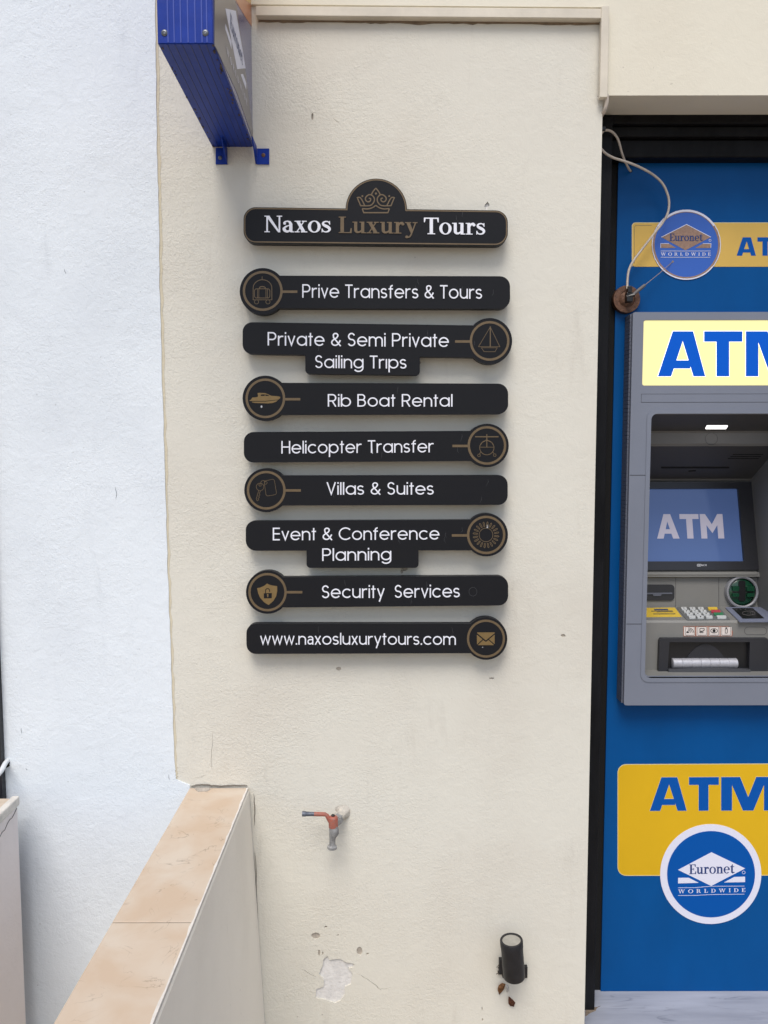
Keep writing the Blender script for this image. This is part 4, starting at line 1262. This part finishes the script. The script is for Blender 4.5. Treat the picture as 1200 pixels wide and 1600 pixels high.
es = [e for e in bm.edges if len(e.link_faces) == 2 and e.calc_face_angle(0) > 1.2 and all(abs(v.co.y - YF + .0016) < 1e-5 for v in e.verts)]
bmesh.ops.bevel(bm, geom=es, offset=.0014, segments=2, affect='EDGES')
obj('recess_rim', bm, M['fascia'], fas)
for py in (742.5, 975):
    z = yf.P(1000, py).z
    boxo('seam', M['seam'], fas, FXL + .0008, OL - .0102, YF - .0003, YF + .001, z - .0006, z + .0006)
bm = bmesh.new()
za, zc_ = yf.P(1090, 615.5).z, yf.P(1090, 628.5).z
xa = yf.P(1002, 620).x
for bxx in ((xa, 2 * AX - xa, zc_ - .0004, zc_ + .0004), (xa, 2 * AX - xa, za - .00025, za + .00025), (xa - .0003, xa + .0003, zc_ - .0004, za), (2 * AX - xa - .0003, 2 * AX - xa + .0003, zc_ - .0004, za)):
    box(bm, bxx[0], bxx[1], YF - .0003, YF + .001, bxx[2], bxx[3])
obj('hatch_outline', bm, M['seam'], fas)
bm = bmesh.new()          # ribbed gasket down the left side
zz = FB + .004
while zz < FT - .012:
    box(bm, FXL - .0045, FXL - .0004, YF + .006, YP - .0004, zz, zz + .0086, bevel=.0008)
    zz += .0090
obj('gasket', bm, M['fascia_side'], atm)
# lit sign
lsx0, lsx1 = .5993, 1.0007
sgn = slabo('lit_sign', union([rrect(lsx0, EYE + .1535, lsx1, EYE + .3017, .005)]), yf, M['lit'], atm, -.0012, -.02, mapf=xz(YF))
ls = text_shape('ATM', wide, 1028, 588, 1253, 588, 70.4, .0)
items_l = merge(text_shape('A', wide, 1028, 588, 1102, 588, 70.4), text_shape('T', wide, 1100.3, 588, 1160, 588, 70.4), text_shape('M', wide, 1165.5, 588, 1262, 588, 70.4))
slabo('sign_lettering', items_l, yf, M['lit_letter'], sgn, .0002, -.0016)
ol = []
for l in outline(*items_l): ol += ribbon(l, 1.3, True)
slabo('lettering_halo', union(ol), yf, M['lit_letter_edge'], sgn, -.0005, -.0016)
# recess liner from a profile (depth, height) swept across
prof = [(.1005, .0882), (.112, .0862), (.200, .0506), (.206, .046), (.207, .020), (.212, .0135), (.350, -.072), (.356, -.078), (.360, -.0805),
        (.300, -.3125), (.288, -.316), (.286, -.325), (.300, -.330), (.292, -.4052), (.172, -.4150), (.168, -.420), (.166, -.538), (.1005, -.5387)]
bm = bmesh.new()
ra = [bm.verts.new((OL - .0005, y, EYE + z)) for y, z in prof]; rb_ = [bm.verts.new((OR + .0005, y, EYE + z)) for y, z in prof]
for i in range(len(prof) - 1):
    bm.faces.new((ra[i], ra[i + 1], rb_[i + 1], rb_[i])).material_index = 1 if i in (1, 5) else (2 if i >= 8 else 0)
sideV, sideT = evenodd([prof])
for r in (ra, rb_):
    for t in sideT:
        bm.faces.new([r[min(range(len(prof)), key=lambda k: (prof[k][0] - sideV[q][0]) ** 2 + (prof[k][1] - sideV[q][1]) ** 2)] for q in t])
obj('recess_liner', bm, [M['liner'], M['liner_dark'], M['console']], atm)
boxo('machine_body', M['void'], atm, OL - .02, OR + .02, .37, .62, EYE - .6, EYE + .1)
# ceiling details
def face_plane(i):
    (y0, z0), (y1, z1) = prof[i], prof[i + 1]
    a = Vector((0, y0, EYE + z0)); t = Vector((0, y1 - y0, z1 - z0)).normalized()
    n = Vector((0, t.z, -t.y))
    if n.dot(CAM - a) < 0: n = -n
    return Plane(a, n)
cp, bp_, up_, scp, cop, shp, frp = face_plane(1), face_plane(3), face_plane(5), face_plane(8), face_plane(12), face_plane(13), face_plane(15)
slabo('recess_lamp', union([rquad([(1104.5, 664.5), (1138, 664.5), (1134, 670), (1101.5, 670)], 1)]), cp, M['lamp'], atm, .001, -.0005)
slabo('lamp_surround', union(ribbon(rquad([(1103.5, 663.6), (1139.5, 663.6), (1135, 671), (1100, 671)], 1), .8, True)), cp, M['liner_dark'], atm, .0006, -.0005)
slabo('camera_cover', union(circ(1111.5, 685.5, 9.6, .45, 9.4, 30)), bp_, M['liner_dark'], atm, .0005, -.0005)
vent = [rquad([(1146 - 4 * k, 709.6 + 3.1 * k), (1193 - 3.5 * k, 709.6 + 3.1 * k), (1192 - 3.5 * k, 710.6 + 3.1 * k), (1144.5 - 4 * k, 710.6 + 3.1 * k)], .2, 2) for k in range(3)]
for v_ in vent:
    slabo('vent_slot', union([v_]), up_, M['void'], atm, .0004, -.0005)
slabo('ceiling_slit', union([rrect(1033, 729.2, 1139.5, 731.8, 1), rquad([(1076.5, 735), (1088, 734.4), (1086.5, 736.4), (1075, 737)], .3, 2)]), up_, M['void'], atm, .0004, -.0005)
# screen and bezel, on the tilted face; local frame on that face
def on(plane):
    z = Vector((0, 0, 1)); v = (z - plane.n * z.dot(plane.n)).normalized()
    return v
sv = on(scp)
sc_c = Vector((AX, *((Vector((0, prof[8][0], EYE + prof[8][1])) + Vector((0, prof[9][0], EYE + prof[9][1]))) / 2)[1:]))
def scr(u, v): return sc_c + Vector((u, 0, 0)) + sv * v
half = (Vector((0, prof[8][0], prof[8][1])) - Vector((0, prof[9][0], prof[9][1]))).length / 2
bz_t, bz_b = half - .003, -half + .002
gr = scp.P(1153, 820).x - AX
g_t = (scp.P(1100, 765.5) - sc_c).dot(sv); g_b = (scp.P(1100, 876.5) - sc_c).dot(sv)
bw = scp.P(1183.5, 822).x - AX
bm = bmesh.new()
slab(bm, evenodd([rquad([(-bw, bz_b), (bw, bz_b), (bw, bz_t), (-bw, bz_t)], .009), rrect(-gr - .004, g_b - .002, gr + .004, g_t + .002, .003)]), scp, .010, -.002, mapf=scr)
es = [e for e in bm.edges if len(e.link_faces) == 2 and e.calc_face_angle(0) > 1.2 and all((v.co - sc_c).dot(scp.n) > .0099 for v in e.verts)]
bmesh.ops.bevel(bm, geom=es, offset=.003, segments=3, affect='EDGES')
bez = obj('screen_bezel', bm, M['bezel'], atm)
lg = [circ(1088.5, 883.8, 1.7, .75, n=12), circ(1091.2, 883.8, 1.7, .75, n=12)]
slabo('maker_mark', merge(union(lg[0] + lg[1]), union(ribbon([(1094, 885), (1094, 882.6), (1095.6, 885), (1095.6, 882.6)], .5) + ribbon(arc(1097.8, 883.7, 1.2, 50, 310), .5) + ribbon([(1100, 885), (1100, 882.6), (1101, 882.6), (1101.3, 883.3), (1100.6, 883.9), (1101.5, 885)], .5))), scp, M['logo'], bez, .0106, .0095)
scn = slabo('screen', union([rrect(-gr - .006, g_b - .004, gr + .006, g_t + .004, .002)]), scp, M['screen'], atm, .002, -.001, mapf=scr)
q = [scp.P(1026.4, 841.7), scp.P(1131.2, 841.7)]
hgt = (scp.P(1080, 803.6) - scp.P(1080, 841.7)).dot(sv)
base_v = (q[0] - sc_c).dot(sv); u0, u1 = q[0].x - AX, q[1].x - AX
st = text_shape('ATM', plainbold, u0, 0, u1, 0, -hgt, .06)
slabo('screen_lettering', st, scp, M['screen_letter'], scn, .0024, .0015, mapf=lambda x, y: scr(x, base_v + y))
bm = bmesh.new()
zl = EYE - .319
tube(bm, [(OL + .004, .292, zl), (OR - .006, .292, zl)], .0065, 14)
obj('screen_ledge', bm, M['console'], atm, True)
# console: seams, receipt slot, card reader
for rr in (rect(1055.3, 900, 1055.9, 950), rect(1122.7, 899, 1123.4, 950)):
    slabo('console_seam', union([rr]), cop, M['liner_dark'], atm, .0004, -.0005)
rs_ = slabo('receipt_slot', union([rrect(985, 913.2, 1053, 938, 6)]), cop, M['bezel'], atm, .004, -.001)
slabo('slot_lip', union([rquad([(985, 926.2), (1049, 925.6), (1049, 927.8), (985, 928.6)], .6, 2), rquad([(1018, 928), (1035, 928), (1030, 931), (1020, 931)], 1, 2)]), cop, M['fascia_side'], rs_, .007, .003)
rc = cop.P(1157.3, 924.6)
bm = bmesh.new()
nn = cop.n
tube(bm, [rc - nn * .003, rc + nn * .006, rc + nn * .012, rc + nn * .013, rc + nn * .011], [.0435, .0435, .0415, .0385, .0355], 48, caps=False)
rd = obj('card_reader', bm, M['steel_ring'], atm, True)
bm = bmesh.new()
tube(bm, [rc - nn * .002, rc + nn * .004, rc + nn * .0085], [.0355, .0355, .030], 40)
obj('reader_insert', bm, M['green'], rd, True)
def rdm(u, v): return rc + Vector((u, 0, 0)) + on(cop) * v
slabo('reader_slot', union([rrect(-.010, -.024, .008, .030, .006), rrect(-.026, -.0015, .028, .0015, .001)]), cop, M['blackp'], rd, .0105, .006, mapf=rdm)
for rr in (rrect(-.028, -.012, -.011, -.003, .002), rrect(-.028, .003, -.011, .016, .002), rrect(.010, -.012, .029, -.003, .002), rrect(.010, .003, .029, .016, .002)):
    slabo('reader_guide', union([rr]), cop, M['green'], rd, .015, .006, mapf=rdm)
# shelf: sticker, keypad, contactless pad
def c55(p): return [(980 + x / 5.4545, 860 + y / 5.4545) for x, y in p]
stk = slabo('warning_sticker', union([c55([(100, 492), (405, 488), (465, 567), (100, 570)])]), shp, M['sticker'], atm, .0006, -.0002)
slabo('sticker_heading', union([c55([(228, 502), (343, 500), (352, 512), (232, 513)])]), shp, M['sticker_blue'], stk, .0009, 0)
slabo('sticker_lines', union([c55([(205, 517), (385, 515), (388, 521), (205, 523)]), c55([(250, 525), (392, 524), (394, 528), (250, 529)]), c55([(222, 541), (408, 540), (411, 546), (222, 547)])]), shp, M['sticker_ink'], stk, .0009, 0)
kp = slabo('keypad', union([rquad(c55([(415, 487), (782, 487), (880, 595), (508, 597)]), .8)]), shp, M['keyplate'], atm, .0015, -.0005)
rows = [(506, (482, 555, 626), 727, 'key_y'), (530, (505, 577, 648), 753, 'key_r'), (553, (530, 601, 672), 776, 'key_g'), (578, (551, 622, 697), 802, 'key')]
for ry, cols, fx, fm in rows:
    for cx in cols:
        bm = bmesh.new()
        hw, hh = 27 + (ry - 500) * .06, 9.6
        slab(bm, union([rquad(c55([(cx - hw, ry - hh), (cx + hw - 7, ry - hh), (cx + hw + 3, ry + hh), (cx - hw + 9, ry + hh)]), .8, 3)]), shp, .0045, .001)
        obj('key', bm, M['key'], kp)
    bm = bmesh.new()
    slab(bm, union([rquad(c55([(fx - 44, ry - 10), (fx + 36, ry - 10), (fx + 46, ry + 10), (fx - 34, ry + 10)]), .8, 3)]), shp, .0045, .001)
    obj('key', bm, M[fm], kp)
mk = []
for ry, cols, _, _ in rows[:3]:
    for cx in cols: mk.append(c55(rect(cx - 5, ry - 3.5, cx + 4, ry + 3)))
mk.append(c55(disc(624, 578, 6, 5, 10)))
slabo('key_digits', union(mk), shp, M['key_mark'], kp, .0048, .004)
pad = slabo('contactless_pad', union([rquad(c55([(832, 492), (1300, 492), (1420, 610), (955, 612)]), .8)]), shp, M['pad_frame'], atm, .003, -.0005)
slabo('pad_glass', union([rquad(c55([(890, 502), (1068, 501), (1170, 590), (985, 593)]), .5)]), shp, M['blackp'], pad, .0034, .0025)
wv = []
for k in range(3): wv += ribbon(c55(arc(1020 + 13 * k, 546, 10 + 7 * k, -50, 50, 6 + 4 * k, 8)), .45)
wv += circ(*c55([(1034, 546)])[0], 10, .45, 3.2, 26)
for k in range(3): wv.append(c55(disc(930 + 38 * k, 514, 5, 3, 8)))
slabo('pad_symbol', union(wv), shp, M['relief'], pad, .0037, .003)
# front: pictograms, blank plate, dispenser
pic = slabo('pictogram_strip', union([c55(rquad([(478, 645), (865, 645), (900, 690), (895, 732), (478, 732)], [3, 8, 14, 3, 3]))]), frp, M['pict_rim'], atm, .0006, -.0002)
for k, cx in enumerate((530, 636, 740, 842)):
    slabo('pictogram_card', union([c55(rrect(cx - 47, 651, cx + 46, 727, 4))]), frp, M['pict_white'], pic, .0009, 0)
ink = ribbon(c55(rrect(600, 650, 674, 722, 4)), .45, True) + ribbon(c55(rrect(700, 650, 777, 722, 4)), .45, True) + ribbon(c55(rrect(804, 650, 880, 722, 4)), .45, True) + ribbon(c55(rrect(497, 650, 570, 722, 4)), .45, True)
for k in range(4): ink += ribbon(c55(arc(510, 700, 14 + 14 * k, -80, 0, 12 + 10 * k, 8)), .8)
ink.append(c55(disc(512, 696, 10, 7, 10)))
ink += ribbon(c55([(618, 665), (618, 700), (645, 700), (645, 680), (655, 680), (655, 665), (618, 665)]), .9) + [c55(rect(622, 684, 640, 694))]
ink += ribbon(c55([(710, 684)] + [(739 + 29 * math.cos(a), 684 - 18 * math.sin(a)) for a in [PI - PI * k / 10 for k in range(1, 20)]]), .9, True) + [c55(disc(739, 684, 13, 13, 16))]
ink += ribbon(c55(rrect(834, 668, 852, 704, 3)), .8, True) + [c55(rect(836, 656, 850, 664))]
slabo('pictogram_ink', union(ink), frp, M['blackp'], pic, .0012, 0)
slabo('blank_plate', union(ribbon(c55(rrect(1000, 653, 1188, 718, 30, 10)), .5, True)), frp, M['liner_dark'], atm, .0004, -.0004)
bm = bmesh.new()
slab(bm, evenodd([c55(rquad([(275, 740), (1175, 740), (1190, 770), (1178, 1052), (252, 1052), (262, 760)], [6, 10, 4, 3, 3, 6])), c55(rquad([(345, 772), (1026, 772), (1020, 1000), (330, 1000)], 3))]), frp, .012, -.001)
es = [e for e in bm.edges if len(e.link_faces) == 2 and e.calc_face_angle(0) > 1.2 and all((v.co - frp.p).dot(frp.n) > .0119 for v in e.verts)]
bmesh.ops.bevel(bm, geom=es, offset=.002, segments=2, affect='EDGES')
dis = obj('cash_dispenser', bm, M['dispenser'], atm)
slabo('dispenser_back', union([c55(rquad([(340, 768), (1030, 768), (1024, 1004), (326, 1004)], 2))]), frp, M['blackp'], dis, .001, .0002)
slabo('dispenser_arch', union([c55([(500 + 330 * t, 925 - 130 * math.sin(PI * t) ** .8) for t in [k / 16 for k in range(17)]])]), frp, M['dispenser'], dis, .003, .0005)
ra_, rb2 = frp.P(980 + 375 / 5.4545, 860 + 957 / 5.4545), frp.P(980 + 925 / 5.4545, 860 + 957 / 5.4545)
bm = bmesh.new()
L_ = rb2 - ra_
pts, rad = [], []
for k in range(7):
    a, b = ra_ + L_ * (k / 7 + (.0 if k else 0)), ra_ + L_ * ((k + 1) / 7)
    e = L_ * .006
    pts += [a + e * .2, a + e, b - e, b - e * .2]; rad += [.0112, .0122, .0122, .0112]
tube(bm, [p + frp.n * .004 for p in pts], rad, 18)
obj('roller', bm, M['silver'], dis, True)
lipx = [(330 + 690 * t) for t in [k / 18 for k in range(19)]]
lip = [(x, 1000 - 12 * math.sin(PI * (x - 330) / 690)) for x in lipx] + [(x, 1024 + 42 * math.sin(PI * (x - 330) / 690)) for x in lipx[::-1]]
bm = bmesh.new()
slab(bm, union([c55(lip)]), frp, .019, .010)
obj('dispenser_lip', bm, M['lip'], dis)

# ------------------------------------------------------------------ disc on the panel with its cable
dsc = thing('round_mount', tuple(W(.135).P(980, 467)), 'rusty brown round mount with a clamp and thin wire on the blue panel', 'mount')
yd = W(.130)
dc = yd.P(979.6, 467.2); r = (yd.P(1001, 467) - dc).length
bm = bmesh.new()
tube(bm, [dc + Vector((0, .0148, 0)), dc + Vector((0, .004, 0)), dc, dc + Vector((0, -.001, 0)), dc + Vector((0, .0005, 0)), dc + Vector((0, -.004, 0)), dc + Vector((0, -.005, 0))], [r, r, r * .97, r * .6, r * .58, r * .42, r * .3], 40)
obj('disc', bm, M['copper'], dsc, True)
bm = bmesh.new()
box(bm, dc.x - .0065, dc.x + .008, .110, .129, dc.z - .010, dc.z + .012, bevel=.002)
box(bm, dc.x - .005, dc.x + .005, .108, .122, dc.z + .010, dc.z + .026, bevel=.002)
tube(bm, [dc + Vector((-.006, -.016, .002)), dc + Vector((.012, -.018, .006))], .004, 8)
obj('clamp', bm, M['blackp'], dsc)
bm = bmesh.new()
pa = W(.112).P(986, 463)
pm = W(.118).P(1007.5, 445.5)
tube(bm, [pa, pa.lerp(pm, .25), pa.lerp(pm, .55), pm], [.0018, .0035, .0042, .0036], 10)
obj('sleeve', bm, M['relief'], dsc, True)
bm = bmesh.new()
pe = pp.P(1050.8, 409) + Vector((0, -.0012, 0))
tube(bm, [pm, pm.lerp(pe, .5) + Vector((0, -.002, -.001)), pe], .0008, 6)
tube(bm, [pe + Vector((0, .001, 0)), pe + Vector((0, -.0006, 0))], .0026, 12)
obj('thin_wire', bm, M['wire'], dsc)
cb = thing('loose_cable', tuple(W(.1).P(985, 267)), 'dirty white cable looping from a hole in the blue panel down to the round mount', 'cable')
path = [(245, 565, .1445), (240, 560, .134), (222, 530, .118), (203, 490, .105), (185, 440, .09), (160, 350, .075), (130, 305, .070), (95, 284, .066), (60, 286, .062), (35, 315, .058), (25, 360, .054), (37, 405, .054), (75, 445, .060), (130, 475, .066), (210, 500, .072), (300, 535, .085), (400, 590, .100), (465, 650, .108), (500, 720, .112), (513, 785, .114), (503, 860, .116), (465, 930, .118), (410, 1000, .120), (340, 1090, .122), (268, 1185, .122), (235, 1250, .121), (224, 1320, .119), (222, 1385, .116)]
pts = [W(y).P(930 + a / 4.445, 140 + b / 4.445) for a, b, y in path]
bm = bmesh.new()
tube(bm, [tuple(p) for p in spline(pts, 5)], .0027, 10)
obj('cable', bm, M['cable'], cb, True)
bm = bmesh.new()
slab(bm, union([disc(985.5, 267, 2.6, 2.8, 14)]), pp, .0004, -.0004)
obj('cable_hole', bm, M['hole'], cb)
bm = bmesh.new()
q = W(.062).P(942, 203)
box(bm, q.x - .007, q.x + .005, .055, .080, q.z - .004, q.z + .006, bevel=.002)
obj('cable_clip', bm, M['blackp'], cb)

# ------------------------------------------------------------------ water tap
yt = W(-.055)
tap = thing('water_tap', tuple(w0.P(533, 1273)), 'small wall tap with worn orange lever handle above the flaked plaster', 'tap')
bw0 = w0.P(535, 1270); bb = yt.P(521, 1290)
bm = bmesh.new()
tube(bm, [bw0 + Vector((0, .002, 0)), bw0 + Vector((0, -.004, -.001)), bw0.lerp(bb, .18), bw0.lerp(bb, .35), bw0.lerp(bb, .36), bw0.lerp(bb, .5)], [.020, .0135, .0112, .0104, .0095, .0095], 22)
for v in bm.verts:
    v.co += Vector((random.uniform(-1, 1), random.uniform(-1, 1), random.uniform(-1, 1))) * .0012
obj('plaster_collar', bm, M['tapwall'], tap, True)
bm = bmesh.new()
tube(bm, [bw0.lerp(bb, .30), bw0.lerp(bb, .44), bw0.lerp(bb, .45), bw0.lerp(bb, .66), bw0.lerp(bb, .67), bb + Vector((0, .004, 0)), bb + Vector((0, -.008, 0))], [.010, .010, .0125, .0125, .010, .0105, .008], 6)
def tp_(x, y): return yt.P(420 + x / 6.0, 1230 + y / 6.0)
tube(bm, [tp_(608, 372), tp_(612, 395), tp_(612, 425), tp_(600, 458), tp_(597, 480), tp_(596, 535), tp_(596, 545), tp_(595, 552), tp_(594, 572), tp_(594, 578)], [.0100, .0112, .0112, .0086, .0070, .0068, .0080, .0108, .0108, .0085], 16)
obj('tap_body', bm, M['brass'], tap, True)
bm = bmesh.new()
tube(bm, [tp_(605, 378), tp_(605, 372), tp_(604, 290), tp_(603, 280), tp_(603, 270)], [.0086, .0102, .0106, .0098, .0065], 20)
tube(bm, [tp_(575, 320), tp_(545, 265), tp_(528, 254), tp_(480, 253), tp_(425, 252)], [.0050, .0046, .0044, .0046, .0046], 12)
hnd = obj('lever_handle', bm, M['orange'], tap, True)
bm = bmesh.new()
tube(bm, [tp_(426, 252), tp_(400, 251), tp_(350, 250), tp_(344, 250), tp_(314, 250)], [.0047, .0046, .0050, .0058, .0058], 12)
obj('lever_tip', bm, M['blue_grey_metal'], hnd, True)
bm = bmesh.new()
tube(bm, [tp_(603, 276), tp_(602, 262), tp_(602, 256)], [.0046, .0046, .0030], 6)
obj('handle_nut', bm, M['blackp'], hnd)

# ------------------------------------------------------------------ spotlight and dry leaves
lmp = thing('wall_spotlight', tuple(w0.P(800, 1520)), 'black cylindrical up-facing wall spotlight low on the beige wall', 'wall lamp')
ya = W(-.062)
top, bot = ya.P(799, 1468.5), None
zb_ = W(-.087).P(803, 1539.5).z
bot = Vector((ya.P(803.6, 1528).x, -.060, zb_))
R_ = .0245
ax = (top - bot).normalized()
bm = bmesh.new()
tube(bm, [bot + ax * .001, bot, bot + ax * .002, bot + ax * .02, top - ax * .016, top - ax * .0155, top - ax * .001, top, top, top - ax * .004], [R_ * .9, R_ * .95, R_ * .99, R_, R_, R_ * 1.035, R_ * 1.035, R_ * 1.01, R_ * .84, R_ * .82], 40, caps=True)
obj('housing', bm, M['lampblack'], lmp, True)
bm = bmesh.new()
tube(bm, [top - ax * .005, top - ax * .0018, top - ax * .0012], [R_ * .83, R_ * .83, R_ * .6], 32)
obj('lens', bm, M['lens'], lmp, True)
bm = bmesh.new()
m0, m1 = w0.P(779, 1495), w0.P(823, 1524)
box(bm, m0.x, m0.x + .008, -.012, -.0003, m1.z + .01, m0.z, bevel=.001)
box(bm, m0.x + .0081, m1.x, -.010, -.0003, m1.z, m0.z - .018, bevel=.001)
mid = bot.lerp(top, .5)
box(bm, mid.x - .010, mid.x + .010, mid.y + .018, -.0101, mid.z - .012, mid.z + .012)
obj('bracket', bm, M['lampblack'], lmp)
bm = bmesh.new()
for i in range(26):
    p = W(-.006).P(781 + random.uniform(-2.5, 3.5), 1515 + random.uniform(-12, 13))
    d = Vector((random.uniform(-1, 1), random.uniform(-.6, .1), random.uniform(-1, 1))) * .006
    tube(bm, [p, p + d], random.uniform(.0005, .0016), 5)
tag(obj('leaf_litter', bm, M['fluff']), 'dark tuft of leaf litter caught on the left of the spotlight bracket', 'debris')
def leaf(name, pts, m, label, curl):
    V, T = union([spl2(pts)])
    bm = bmesh.new()
    cx = sum(p[0] for p in pts) / len(pts); cy = sum(p[1] for p in pts) / len(pts)
    cen = bm.verts.new(W(-.012).P(cx, cy))
    ring = []
    for x, y in spl2(pts):
        ring.append(bm.verts.new(W(-.005 - curl * abs(x - cx) / 8 - .002 * random.random()).P(x, y)))
    for a, b in zip(ring, ring[1:] + ring[:1]): bm.faces.new((a, b, cen))
    r = bmesh.ops.solidify(bm, geom=bm.faces[:], thickness=.0006)
    tag(obj(name, bm, m), label, 'leaf')
def spl2(pts):
    return [(a, b) for a, b in jag(pts, .4, 2)]
leaf('dry_leaf', crop3([(958, 328), (975, 318), (990, 322), (985, 345), (975, 358), (962, 372), (955, 360), (952, 345)]), M['leaf'], 'orange brown dry leaf stuck to the wall just below the spotlight', .004)
leaf('dry_leaf', crop3([(1003, 380), (1018, 392), (1030, 402), (1036, 412), (1030, 428), (1012, 426), (1003, 415)]), M['leaf2'], 'dark red brown dry leaf, the lowest one under the spotlight', .004)
leaf('dry_leaf', crop3([(992, 322), (1003, 325), (1005, 355), (996, 362), (990, 350)]), M['bare'], 'pale bleached leaf shred between the spotlight and the brown leaf', .003)
